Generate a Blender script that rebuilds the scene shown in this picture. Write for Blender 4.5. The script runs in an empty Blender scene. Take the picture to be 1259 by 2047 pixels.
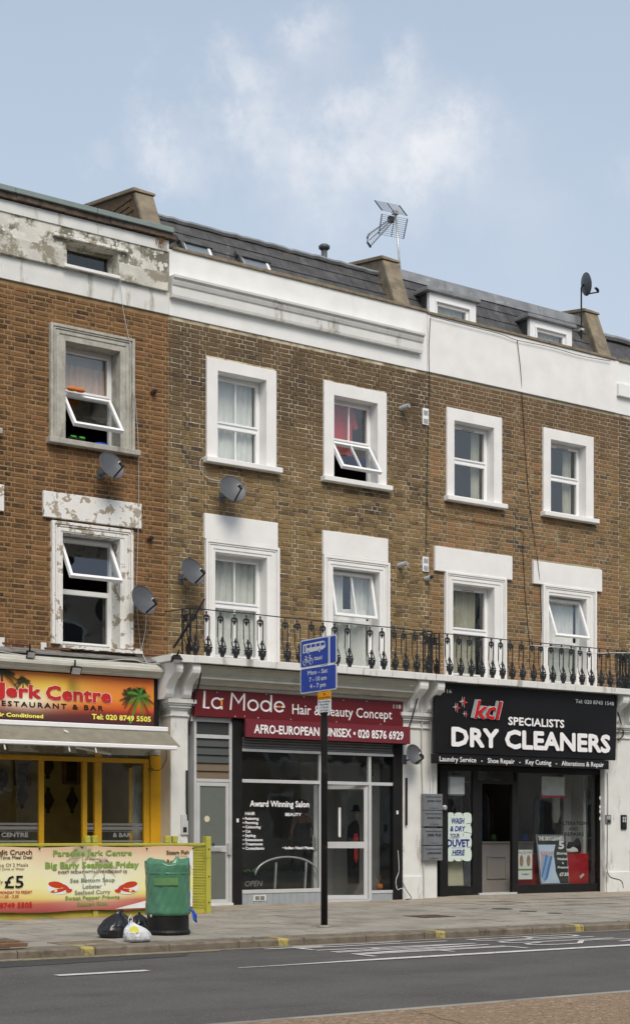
import bpy, math, random
from mathutils import Vector, Matrix
random.seed(7)
sc = bpy.context.scene
col = sc.collection
PI = math.pi
# ------------------------------------------------------------------ camera, sky, sun, exposure
CAM = (-12.058, -21.338, 1.09)
A = math.atan2(4450., 3100.)
FX, FY = math.cos(A), math.sin(A)
RX, RY = FY, -FX
cd = bpy.data.cameras.new('camera'); cam = bpy.data.objects.new('camera', cd); col.objects.link(cam)
cam.location = CAM; cam.rotation_euler = (PI/2, 0, math.atan2(FY, FX) - PI/2)
cd.sensor_fit = 'VERTICAL'; cd.sensor_height = 24.0; cd.lens = 24.0*3100/2047
cd.shift_y = (1672-1023.5)/2047; cd.clip_end = 2000; cd.clip_start = 0.1
sc.camera = cam
w = bpy.data.worlds.new("World"); sc.world = w; w.use_nodes = True
nt = w.node_tree; N = nt.nodes; L = nt.links
bg = N['Background']
SUN_EL, SUN_AZ = math.radians(50), math.radians(200)   # azimuth clockwise from +Y
sky = N.new('ShaderNodeTexSky'); sky.sky_type = 'NISHITA'; sky.sun_disc = False
sky.sun_elevation = SUN_EL; sky.sun_rotation = SUN_AZ
sky.air_density = 1.0; sky.dust_density = 3.0; sky.ozone_density = 2.0
bg.inputs[1].default_value = 0.13
tc = N.new('ShaderNodeTexCoord')
def mth(op, a, b=None, t=None, clamp=False):
    t = t or nt
    n = t.nodes.new('ShaderNodeMath'); n.operation = op; n.use_clamp = clamp
    for i, v in enumerate((a, b)):
        if v is None: continue
        if isinstance(v, (int, float)): n.inputs[i].default_value = v
        else: t.links.new(v, n.inputs[i])
    return n.outputs[0]
def skydir(u, v):
    k = (u-629.5)/3100.; h = (1672-v)/3100.
    d = Vector((FX+k*RX, FY+k*RY, h)); return d.normalized()
# clouds: patches of thin cumulus fixed in the sky
CLO = 0.0
clouds = [(612,40,.014,.75),(640,78,.014,.6),(608,115,.010,.3),(465,135,.016,.5),(500,190,.018,.75),(470,250,.018,.8),(535,265,.018,.75),(520,305,.020,.6),
          (795,150,.014,.6),(755,185,.018,.85),(690,225,.020,.8),(665,290,.024,.75),(770,290,.028,.8),(860,300,.024,.95),(915,300,.020,.8),(850,355,.020,.6),
          (315,270,.013,.65),(345,300,.014,.5),(385,320,.014,.4),(600,340,.034,.4),(730,345,.028,.5),(205,335,.010,.3),(300,130,.008,.2),(1050,440,.03,.22),(1250,345,.010,.3),
          (700,380,.05,.22),(980,360,.03,.25)]
nz = N.new('ShaderNodeTexNoise'); nz.inputs['Scale'].default_value = 13; nz.inputs['Detail'].default_value = 9; nz.inputs['Roughness'].default_value = .62
nmap = N.new('ShaderNodeMapping'); nmap.inputs['Location'].default_value = (CLO, CLO*.7, 0); L.new(tc.outputs['Generated'], nmap.inputs[0]); L.new(nmap.outputs[0], nz.inputs['Vector'])
nz2 = N.new('ShaderNodeTexNoise'); nz2.inputs['Scale'].default_value = 5; nz2.inputs['Detail'].default_value = 4
L.new(tc.outputs['Generated'], nz2.inputs['Vector'])
wn = N.new('ShaderNodeTexNoise'); wn.inputs['Scale'].default_value = 26; wn.inputs['Detail'].default_value = 10; wn.inputs['Roughness'].default_value = .66; L.new(tc.outputs['Generated'], wn.inputs['Vector'])
v1_ = N.new('ShaderNodeVectorMath'); v1_.operation = 'SUBTRACT'; L.new(wn.outputs['Color'], v1_.inputs[0]); v1_.inputs[1].default_value = (.5, .5, .5)
v2_ = N.new('ShaderNodeVectorMath'); v2_.operation = 'SCALE'; L.new(v1_.outputs[0], v2_.inputs[0]); v2_.inputs['Scale'].default_value = .075
v3_ = N.new('ShaderNodeVectorMath'); v3_.operation = 'ADD'; L.new(tc.outputs['Generated'], v3_.inputs[0]); L.new(v2_.outputs[0], v3_.inputs[1]); warped = v3_.outputs[0]
tot = None
for (u, v, r, s) in clouds:
    d = skydir(u, v)
    vm = N.new('ShaderNodeVectorMath'); vm.operation = 'DISTANCE'; L.new(warped, vm.inputs[0]); vm.inputs[1].default_value = d
    q = mth('DIVIDE', vm.outputs['Value'], r); q = mth('MULTIPLY', q, q); q = mth('MULTIPLY', q, -1.0); q = mth('EXPONENT', q); q = mth('MULTIPLY', q, s)
    tot = q if tot is None else mth('ADD', tot, q)
nn = mth('MULTIPLY', mth('SUBTRACT', nz.outputs[0], .26), 3.2, clamp=True)
blobs = mth('MULTIPLY', tot, nn)
far = mth('MULTIPLY', mth('SUBTRACT', nz2.outputs[0], .5), 1.2, clamp=True)   # the rest of the sky has the same thin cloud
sep = N.new('ShaderNodeSeparateXYZ'); L.new(tc.outputs['Generated'], sep.inputs[0])
mask = mth('MULTIPLY', mth('ADD', blobs, mth('MULTIPLY', far, .12)), .50, clamp=True)
hz = mth('MULTIPLY', mth('SUBTRACT', .75, sep.outputs['Z']), .85, clamp=True)
m1 = N.new('ShaderNodeMix'); m1.data_type = 'RGBA'
SKYG = 6.6
def rgbn(c, t=None):
    n = (t or nt).nodes.new('ShaderNodeRGB'); n.outputs[0].default_value = (*c, 1); return n.outputs[0]
L.new(mth('ADD', hz, .32, clamp=True), m1.inputs['Factor']); L.new(sky.outputs[0], m1.inputs['A']); L.new(rgbn((.50*SKYG, .56*SKYG, .61*SKYG)), m1.inputs['B'])
m2 = N.new('ShaderNodeMix'); m2.data_type = 'RGBA'
L.new(mask, m2.inputs['Factor']); L.new(m1.outputs['Result'], m2.inputs['A']); L.new(rgbn((.70*SKYG, .705*SKYG, .73*SKYG)), m2.inputs['B'])
L.new(m2.outputs['Result'], bg.inputs[0])
sd = bpy.data.lights.new('sun', 'SUN'); sd.energy = 1.5; sd.angle = math.radians(27); sd.color = (1, .91, .78)
sun = bpy.data.objects.new('sun', sd); col.objects.link(sun)
dv = Vector((math.sin(SUN_AZ)*math.cos(SUN_EL), math.cos(SUN_AZ)*math.cos(SUN_EL), math.sin(SUN_EL)))
sun.rotation_euler = dv.to_track_quat('Z', 'Y').to_euler()
sc.view_settings.view_transform = 'Standard'; sc.view_settings.look = 'None'; sc.view_settings.gamma = 1; sc.view_settings.exposure = 0.58
sc.cycles.max_bounces = 8; sc.cycles.transparent_max_bounces = 16

# ------------------------------------------------------------------ measuring: photo ray -> point on the plane Y
def P(u, v, Y):
    k = (u-629.5)/3100.; d = (Y-CAM[1])/(FY+k*RY)
    return CAM[0]+d*(FX+k*RX), CAM[2]-(v-1672)*d/3100.
def PXx(u, Y): return P(u, 1672, Y)[0]
def Pz(u, v, Y): return P(u, v, Y)[1]
def G(u, v, z):
    d = (CAM[2]-z)*3100./(v-1672); k = (u-629.5)/3100.
    return CAM[0]+d*(FX+k*RX), CAM[1]+d*(FY+k*RY)

# ------------------------------------------------------------------ materials
def mat(name, c, rough=.7, var=.15, scale=6, bump=0.0, bscale=60, metal=0.0, dirt=None, dscale=2.5, dth=.55, dsoft=.12, streak=False, spec=.5, spots=None):
    m = bpy.data.materials.new(name); m.use_nodes = True; t = m.node_tree; b = t.nodes['Principled BSDF']
    b.inputs['Roughness'].default_value = rough; b.inputs['Metallic'].default_value = metal
    b.inputs['Specular IOR Level'].default_value = spec
    g = t.nodes.new('ShaderNodeNewGeometry')
    n = t.nodes.new('ShaderNodeTexNoise'); n.inputs['Scale'].default_value = scale; n.inputs['Detail'].default_value = 6
    t.links.new(g.outputs['Position'], n.inputs['Vector'])
    mx = t.nodes.new('ShaderNodeMix'); mx.data_type = 'RGBA'
    mx.inputs['A'].default_value = (*[x*(1-var) for x in c], 1); mx.inputs['B'].default_value = (*[min(1, x*(1+var)) for x in c], 1)
    k = mth('MULTIPLY', mth('SUBTRACT', n.outputs[0], .3, t), 2.5, t, True); t.links.new(k, mx.inputs['Factor'])
    out = mx.outputs['Result']
    if dirt:
        mp = t.nodes.new('ShaderNodeMapping'); mp.inputs['Scale'].default_value = (1, 1, .22 if streak else 1)
        if streak == 'h': mp.inputs['Scale'].default_value = (.3, 1, 1)
        t.links.new(g.outputs['Position'], mp.inputs['Vector'])
        d = t.nodes.new('ShaderNodeTexNoise'); d.inputs['Scale'].default_value = dscale; d.inputs['Detail'].default_value = 10; d.inputs['Roughness'].default_value = .68
        t.links.new(mp.outputs[0], d.inputs['Vector'])
        f = mth('DIVIDE', mth('SUBTRACT', d.outputs[0], dth, t), dsoft, t, True)
        m3 = t.nodes.new('ShaderNodeMix'); m3.data_type = 'RGBA'; t.links.new(f, m3.inputs['Factor']); t.links.new(out, m3.inputs['A']); m3.inputs['B'].default_value = (*dirt, 1)
        out = m3.outputs['Result']
    if spots:   # small flecks: stones, gum, grit
        (sc_, ss_, st_) = spots
        d = t.nodes.new('ShaderNodeTexNoise'); d.inputs['Scale'].default_value = ss_; d.inputs['Detail'].default_value = 1
        t.links.new(g.outputs['Position'], d.inputs['Vector'])
        f = mth('DIVIDE', mth('SUBTRACT', d.outputs[0], st_, t), .03, t, True)
        m3 = t.nodes.new('ShaderNodeMix'); m3.data_type = 'RGBA'; t.links.new(f, m3.inputs['Factor']); t.links.new(out, m3.inputs['A']); m3.inputs['B'].default_value = (*sc_, 1)
        out = m3.outputs['Result']
    t.links.new(out, b.inputs['Base Color'])
    if bump:
        n2 = t.nodes.new('ShaderNodeTexNoise'); n2.inputs['Scale'].default_value = bscale; n2.inputs['Detail'].default_value = 4
        t.links.new(g.outputs['Position'], n2.inputs['Vector'])
        bp = t.nodes.new('ShaderNodeBump'); bp.inputs['Strength'].default_value = bump; bp.inputs['Distance'].default_value = .01
        t.links.new(n2.outputs[0], bp.inputs['Height']); t.links.new(bp.outputs[0], b.inputs['Normal'])
    return m
def flat(name, c, rough=.6, spec=.3): return mat(name, c, rough, .04, 8, spec=spec)
def brickmat(name, cols, mort, smear=None, top=None, zt=7.6):
    """cols: ramp of brick colours; smear: cement smeared across; top: soot stain near the parapet"""
    m = bpy.data.materials.new(name); m.use_nodes = True; t = m.node_tree; b = t.nodes['Principled BSDF']; b.inputs['Roughness'].default_value = .9
    b.inputs['Specular IOR Level'].default_value = .25
    g = t.nodes.new('ShaderNodeNewGeometry'); oi = t.nodes.new('ShaderNodeObjectInfo')
    r = mth('FRACT', mth('ADD', g.outputs['Random Per Island'], oi.outputs['Random'], t), None, t)
    big = t.nodes.new('ShaderNodeTexNoise'); big.inputs['Scale'].default_value = .9; big.inputs['Detail'].default_value = 3; t.links.new(g.outputs['Position'], big.inputs['Vector'])
    fine = t.nodes.new('ShaderNodeTexNoise'); fine.inputs['Scale'].default_value = 22; fine.inputs['Detail'].default_value = 5; t.links.new(g.outputs['Position'], fine.inputs['Vector'])
    f = mth('ADD', mth('ADD', mth('MULTIPLY', r, .48, t), .06, t), mth('MULTIPLY', mth('SUBTRACT', big.outputs[0], .5, t), 1.0, t), t)
    f = mth('ADD', f, mth('MULTIPLY', mth('SUBTRACT', fine.outputs[0], .35, t), .85, t), t)
    cr = t.nodes.new('ShaderNodeValToRGB'); e = cr.color_ramp.elements
    while len(e) < len(cols): e.new(.5)
    for i, cc in enumerate(cols): e[i].position = i/(len(cols)-1); e[i].color = (*cc, 1)
    t.links.new(f, cr.inputs[0]); out = cr.outputs[0]
    sp = t.nodes.new('ShaderNodeSeparateXYZ'); t.links.new(g.outputs['Position'], sp.inputs[0])
    def mixin(fac, c):
        nonlocal out
        q = t.nodes.new('ShaderNodeMix'); q.data_type = 'RGBA'; t.links.new(fac, q.inputs['Factor']); t.links.new(out, q.inputs['A']); q.inputs['B'].default_value = (*c, 1); out = q.outputs['Result']
    if top:
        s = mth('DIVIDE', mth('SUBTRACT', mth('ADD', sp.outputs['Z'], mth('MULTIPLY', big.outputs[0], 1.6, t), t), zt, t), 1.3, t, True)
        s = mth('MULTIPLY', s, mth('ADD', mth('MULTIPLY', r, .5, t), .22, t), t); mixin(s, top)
    if smear:
        d = t.nodes.new('ShaderNodeTexNoise'); d.inputs['Scale'].default_value = 3.2; d.inputs['Detail'].default_value = 9; d.inputs['Roughness'].default_value = .72
        t.links.new(g.outputs['Position'], d.inputs['Vector'])
        s = mth('DIVIDE', mth('SUBTRACT', d.outputs[0], smear[1], t), .07, t, True); mixin(mth('MULTIPLY', s, .75, t), smear[0])
    t.links.new(out, b.inputs['Base Color'])
    n2 = t.nodes.new('ShaderNodeTexNoise'); n2.inputs['Scale'].default_value = 70; n2.inputs['Detail'].default_value = 4; t.links.new(g.outputs['Position'], n2.inputs['Vector'])
    bp = t.nodes.new('ShaderNodeBump'); bp.inputs['Strength'].default_value = .6; bp.inputs['Distance'].default_value = .008
    t.links.new(n2.outputs[0], bp.inputs['Height']); t.links.new(bp.outputs[0], b.inputs['Normal'])
    return m
def glassmat(name, tint=(1, 1, 1), extra=0.0):
    m = bpy.data.materials.new(name); m.use_nodes = True; t = m.node_tree
    for n in list(t.nodes): t.nodes.remove(n)
    o = t.nodes.new('ShaderNodeOutputMaterial'); mx = t.nodes.new('ShaderNodeMixShader'); tr = t.nodes.new('ShaderNodeBsdfTransparent'); gl = t.nodes.new('ShaderNodeBsdfGlossy')
    gl.inputs['Roughness'].default_value = .015; tr.inputs[0].default_value = (*tint, 1)
    g = t.nodes.new('ShaderNodeNewGeometry'); n = t.nodes.new('ShaderNodeTexNoise'); n.inputs['Scale'].default_value = 1.6; t.links.new(g.outputs['Position'], n.inputs['Vector'])
    bp = t.nodes.new('ShaderNodeBump'); bp.inputs['Strength'].default_value = .10; bp.inputs['Distance'].default_value = .03; t.links.new(n.outputs[0], bp.inputs['Height']); t.links.new(bp.outputs[0], gl.inputs['Normal'])
    fr = t.nodes.new('ShaderNodeFresnel'); t.links.new(mth('SUBTRACT', 1.5, mth('MULTIPLY', g.outputs['Backfacing'], .8333, t), t), fr.inputs[0])
    t.links.new(mth('ADD', fr.outputs[0], extra, t, True), mx.inputs[0]); t.links.new(tr.outputs[0], mx.inputs[1]); t.links.new(gl.outputs[0], mx.inputs[2]); t.links.new(mx.outputs[0], o.inputs[0])
    return m
M = {}
M['brickL'] = brickmat('brown_brick', [(.042,.028,.023),(.10,.055,.028),(.15,.080,.037),(.19,.100,.042),(.215,.100,.050),(.26,.155,.072)], None)
M['mortL'] = mat('sandy_mortar', (.26,.17,.08), .95, .25, 5, .5, 80)
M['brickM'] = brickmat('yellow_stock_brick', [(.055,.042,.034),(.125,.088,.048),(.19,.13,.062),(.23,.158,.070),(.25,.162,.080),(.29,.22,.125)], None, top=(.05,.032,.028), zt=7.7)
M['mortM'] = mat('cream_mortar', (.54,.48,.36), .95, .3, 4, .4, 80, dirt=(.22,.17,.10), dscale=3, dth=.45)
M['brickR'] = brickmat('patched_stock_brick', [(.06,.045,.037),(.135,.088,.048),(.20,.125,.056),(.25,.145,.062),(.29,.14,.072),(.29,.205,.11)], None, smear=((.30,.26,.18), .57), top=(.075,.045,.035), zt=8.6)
M['mortR'] = mat('grey_mortar', (.33,.29,.20), .95, .25, 4, .4, 80)
M['white'] = mat('white_masonry_paint', (.76,.77,.75), .75, .05, 3, .15, 40, dirt=(.55,.53,.48), dscale=1.6, dth=.63, dsoft=.2, streak=True)
M['whiteB'] = mat('bright_white_paint', (.77,.77,.75), .7, .05, 3, .15, 40, dirt=(.60,.59,.54), dscale=2.2, dth=.62, dsoft=.25, streak=True)
M['peel'] = mat('peeling_paint', (.74,.74,.71), .85, .06, 6, .5, 50, dirt=(.34,.29,.22), dscale=6, dth=.535, dsoft=.03)
M['stain'] = mat('weathered_render', (.56,.55,.49), .9, .15, 4, .5, 50, dirt=(.27,.25,.19), dscale=3.2, dth=.50, dsoft=.07)
M['stone'] = mat('bare_grey_stone', (.40,.39,.34), .9, .18, 9, .5, 60, dirt=(.22,.21,.18), dscale=6, dth=.55, streak=True)
M['oldwhite'] = mat('dirty_white_paint', (.66,.67,.64), .7, .06, 4, .2, 40, dirt=(.33,.31,.27), dscale=3.5, dth=.565, dsoft=.10, streak=True)
M['upvc'] = mat('white_upvc', (.80,.81,.81), .35, .02, 3)
M['slate'] = mat('dark_slate', (.060,.059,.058), .6, .40, 5, .3, 30, dirt=(.13,.125,.115), dscale=5, dth=.57, streak=True)
M['lead'] = mat('lead_flashing', (.20,.21,.22), .5, .25, 4, .2, 20, dirt=(.45,.45,.43), dscale=6, dth=.6)
M['coping'] = mat('mossy_coping', (.21,.17,.115), .95, .25, 8, .4, 50)
M['conc'] = mat('brown_render', (.215,.18,.125), .95, .3, 5, .6, 50, dirt=(.12,.105,.075), dscale=4, dth=.54)
M['rot'] = mat('rotten_timber', (.095,.07,.052), .9, .5, 9, .8, 40, dirt=(.30,.27,.24), dscale=8, dth=.62, streak='h')
M['black'] = mat('black_paint', (.011,.011,.011), .5, .2, 5, dirt=(.035,.034,.032), dscale=3, dth=.62, spec=.25)
M['iron'] = mat('black_cast_iron', (.015,.016,.018), .38, .2, 20, .3, 90)
M['greydish'] = mat('dark_grey_metal', (.075,.08,.088), .5, .12, 6)
M['alu'] = mat('aluminium', (.52,.53,.53), .45, .06, 5, metal=.12)
M['steel'] = mat('galvanised_steel', (.58,.58,.58), .35, .1, 8, metal=.5)
M['maroon'] = mat('maroon_vinyl', (.125,.006,.010), .42, .08, 3)
M['signwhite'] = flat('white_lettering', (.80,.80,.80), .45)
M['orange'] = flat('orange_vinyl', (.80,.33,.02), .5)
M['signblack'] = mat('black_sign_board', (.008,.008,.009), .38, .25, 1.2, spec=.3)
M['red'] = flat('red_vinyl', (.45,.012,.016), .4)
M['redbox'] = mat('red_panel', (.42,.012,.018), .4, .06, 3)
M['yellow'] = mat('yellow_paint', (.66,.36,.012), .45, .08, 4, dirt=(.40,.22,.02), dscale=4, dth=.62)
M['lime'] = mat('lime_fence_paint', (.40,.385,.055), .65, .1, 6, .3, 60, dirt=(.22,.20,.04), dscale=5, dth=.58, streak='h')
M['asphalt'] = mat('asphalt', (.078,.074,.067), .9, .22, 1.2, .8, 120, dirt=(.105,.099,.089), dscale=.8, dth=.5, dsoft=.25, streak='h', spots=((.15,.14,.125), 42, .64))
M['patch'] = mat('darker_asphalt', (.045,.044,.042), .9, .15, 2, .6, 160, spots=((.10,.095,.09), 42, .66))
M['flag'] = mat('concrete_paving', (.28,.262,.22), .9, .2, 1.6, .35, 90, dirt=(.17,.155,.125), dscale=1.4, dth=.51, dsoft=.15, spots=((.12,.11,.09), 11, .70))
M['joint'] = mat('joint_sand', (.09,.08,.065), .95, .2, 6)
M['fore'] = mat('forecourt_concrete', (.29,.255,.20), .9, .2, 2, .35, 70, dirt=(.17,.145,.11), dscale=1.5, dth=.56, dsoft=.1, spots=((.13,.115,.09), 9, .70))
M['kerb'] = mat('granite_kerb', (.16,.135,.10), .85, .25, 7, .6, 60, dirt=(.07,.06,.048), dscale=4, dth=.55)
M['buff'] = mat('buff_gravel_surface', (.23,.155,.09), .95, .18, 9, 1.0, 45, dirt=(.40,.34,.25), dscale=22, dth=.56, dsoft=.06, spots=((.09,.06,.04), 30, .62))
M['roadwhite'] = mat('road_marking_white', (.56,.55,.52), .8, .1, 9, dirt=(.22,.21,.20), dscale=14, dth=.55, dsoft=.12)
M['roadyellow'] = mat('worn_yellow_paint', (.38,.31,.09), .85, .2, 12, dirt=(.17,.145,.10), dscale=14, dth=.50, dsoft=.08)
M['bagblack'] = mat('black_polythene', (.010,.010,.011), .30, .2, 8, .3, 30, spec=.6)
M['bagwhite'] = mat('white_carrier_polythene', (.62,.64,.66), .35, .08, 12, .8, 18, dirt=(.36,.42,.50), dscale=9, dth=.58)
M['baggreen'] = mat('green_polythene', (.060,.185,.105), .33, .12, 4, .3, 11, spec=.7)
M['blue'] = flat('blue_plastic', (.02,.10,.55), .4)
M['signblue'] = mat('blue_reflective_sheet', (.012,.055,.36), .45, .08, 6)
M['signgrey'] = flat('pale_grey_sheet', (.62,.65,.66), .5)
M['glass'] = glassmat('window_glass', (.95,.96,.95), .05)
M['glassd'] = glassmat('shop_glass', (.90,.92,.91), .01)
M['roof_glass'] = glassmat('roof_window_glass', (.4,.45,.5), .15)
M['curtW'] = mat('white_curtain', (.74,.76,.74), .9, .05, 5)
M['curtC'] = mat('cream_curtain', (.45,.44,.36), .9, .08, 5)
M['curtP'] = mat('pink_curtain', (.62,.45,.36), .9, .06, 5)
M['redcloth'] = flat('red_cloth', (.55,.05,.06), .9)
M['orangecloth'] = flat('orange_cloth', (.55,.17,.04), .9)
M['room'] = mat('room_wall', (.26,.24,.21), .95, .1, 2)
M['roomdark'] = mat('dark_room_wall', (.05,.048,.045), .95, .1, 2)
M['roomolive'] = mat('olive_wallpaper', (.42,.34,.13), .95, .12, 4)
M['roomgrey'] = mat('pale_grey_wall', (.42,.42,.41), .9, .05, 2)
M['floor'] = mat('shop_floor', (.12,.11,.10), .6, .1, 3)
M['grey'] = flat('grey_plastic', (.30,.31,.32), .5)
M['mailgrey'] = mat('grey_steel_box', (.15,.16,.175), .45, .12, 5)
M['pvcpipe'] = flat('pale_grey_pvc', (.42,.44,.44), .5)
M['cableB'] = flat('black_cable', (.02,.02,.02), .6)
M['cableW'] = flat('white_cable', (.60,.60,.58), .6)
M['terra'] = flat('terracotta_pipe', (.14,.05,.035), .8)
M['canvas'] = mat('grey_green_awning', (.20,.19,.145), .9, .15, 6, .2, 50, dirt=(.23,.22,.18), dscale=5, dth=.60)
M['shutter'] = mat('shutter_steel', (.20,.205,.21), .45, .1, 6, metal=.4)
M['cornice'] = mat('stone_colour_paint', (.47,.47,.41), .8, .08, 5, .2, 50, dirt=(.25,.24,.20), dscale=4, dth=.58, streak='h')
M['cream'] = mat('cream_side_paint', (.60,.55,.45), .8, .06, 4, .15, 40, dirt=(.42,.38,.31), dscale=3, dth=.6, streak=True)
M['brickO'] = mat('orange_brick', (.36,.17,.05), .9, .2, 9, .4, 60, dirt=(.20,.15,.10), dscale=6, dth=.55)
M['skinD'] = flat('brown_skin', (.16,.075,.045), .6)
M['hair'] = flat('dark_red_headwrap', (.11,.012,.015), .9)
M['dark'] = flat('dark_cloth', (.02,.02,.022), .9)
M['wood'] = mat('brown_wood', (.16,.09,.045), .7, .2, 8)
M['leaf'] = mat('leaf_green', (.06,.13,.035), .6, .3, 20)
M['lantern'] = flat('dark_wall_ornament', (.045,.035,.02), .6)
M['counter'] = mat('cream_counter', (.40,.38,.36), .6, .04, 3)
M['sheet'] = flat('cream_sheet', (.60,.56,.42), .7)
M['mint'] = flat('mint_card', (.58,.68,.62), .6)
M['inkblue'] = flat('navy_ink', (.015,.02,.22), .6)
M['inkblack'] = flat('black_ink', (.01,.01,.01), .6)
M['ingreen'] = flat('olive_green_ink', (.20,.34,.06), .6)
M['inbrown'] = flat('brown_ink', (.10,.035,.015), .6)
M['inred'] = flat('crimson_ink', (.50,.02,.02), .6)
M['ingrey'] = flat('grey_green_ink', (.20,.24,.16), .6)
M['inyellow'] = flat('pale_yellow_ink', (.80,.76,.12), .5)
M['frost'] = flat('frosted_vinyl', (.22,.22,.21), .8)
M['paper'] = flat('white_paper', (.72,.73,.74), .7)
M['shirt1'] = flat('light_blue_print', (.30,.45,.72), .6); M['shirt2'] = flat('mid_blue_print', (.10,.22,.52), .6); M['shirt3'] = flat('pale_blue_print', (.56,.68,.85), .6); M['shirt4'] = flat('pink_print', (.65,.36,.36), .6)
M['lobster'] = flat('lobster_red_print', (.50,.05,.012), .5); M['lime2'] = flat('lemon_print', (.75,.65,.25), .5)
M['palmd'] = flat('palm_black_print', (.03,.04,.02), .6); M['palmg'] = flat('palm_green_print', (.09,.28,.03), .6); M['palmgrey'] = flat('palm_grey_print', (.42,.40,.26), .6)
M['opp'] = mat('opposite_brick', (.62,.54,.46), .9, .25, .5, dirt=(.16,.12,.09), dscale=.25, dth=.5, dsoft=.03)

def ramp_z(name, z0, z1, stops, glow=None, rough=.45):
    """printed artwork whose colours change up the board"""
    m = bpy.data.materials.new(name); m.use_nodes = True; t = m.node_tree; b = t.nodes['Principled BSDF']; b.inputs['Roughness'].default_value = rough
    g = t.nodes.new('ShaderNodeNewGeometry'); sp = t.nodes.new('ShaderNodeSeparateXYZ'); t.links.new(g.outputs['Position'], sp.inputs[0])
    n = t.nodes.new('ShaderNodeTexNoise'); n.inputs['Scale'].default_value = 3; n.inputs['Detail'].default_value = 6
    mp = t.nodes.new('ShaderNodeMapping'); mp.inputs['Scale'].default_value = (.4, 1, 3); t.links.new(g.outputs['Position'], mp.inputs[0]); t.links.new(mp.outputs[0], n.inputs[0])
    f = mth('DIVIDE', mth('SUBTRACT', sp.outputs['Z'], z0, t), z1-z0, t); f = mth('ADD', f, mth('MULTIPLY', mth('SUBTRACT', n.outputs[0], .5, t), .14, t), t)
    cr = t.nodes.new('ShaderNodeValToRGB'); e = cr.color_ramp.elements
    while len(e) < len(stops): e.new(.5)
    for i, (p, c) in enumerate(stops): e[i].position = p; e[i].color = (*c, 1)
    t.links.new(f, cr.inputs[0]); out = cr.outputs[0]
    for (gx, gz, r, sx, c) in (glow or []):
        a = mth('MULTIPLY', mth('SUBTRACT', sp.outputs['X'], gx, t), sx, t); q = mth('SUBTRACT', sp.outputs['Z'], gz, t)
        dd = mth('ADD', mth('MULTIPLY', a, a, t), mth('MULTIPLY', q, q, t), t)
        k = mth('EXPONENT', mth('MULTIPLY', dd, -1/(r*r), t), None, t)
        mx = t.nodes.new('ShaderNodeMix'); mx.data_type = 'RGBA'; t.links.new(mth('MULTIPLY', k, 1.0, t, True), mx.inputs['Factor']); t.links.new(out, mx.inputs['A']); mx.inputs['B'].default_value = (*c, 1); out = mx.outputs['Result']
    t.links.new(out, b.inputs['Base Color']); return m

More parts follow.
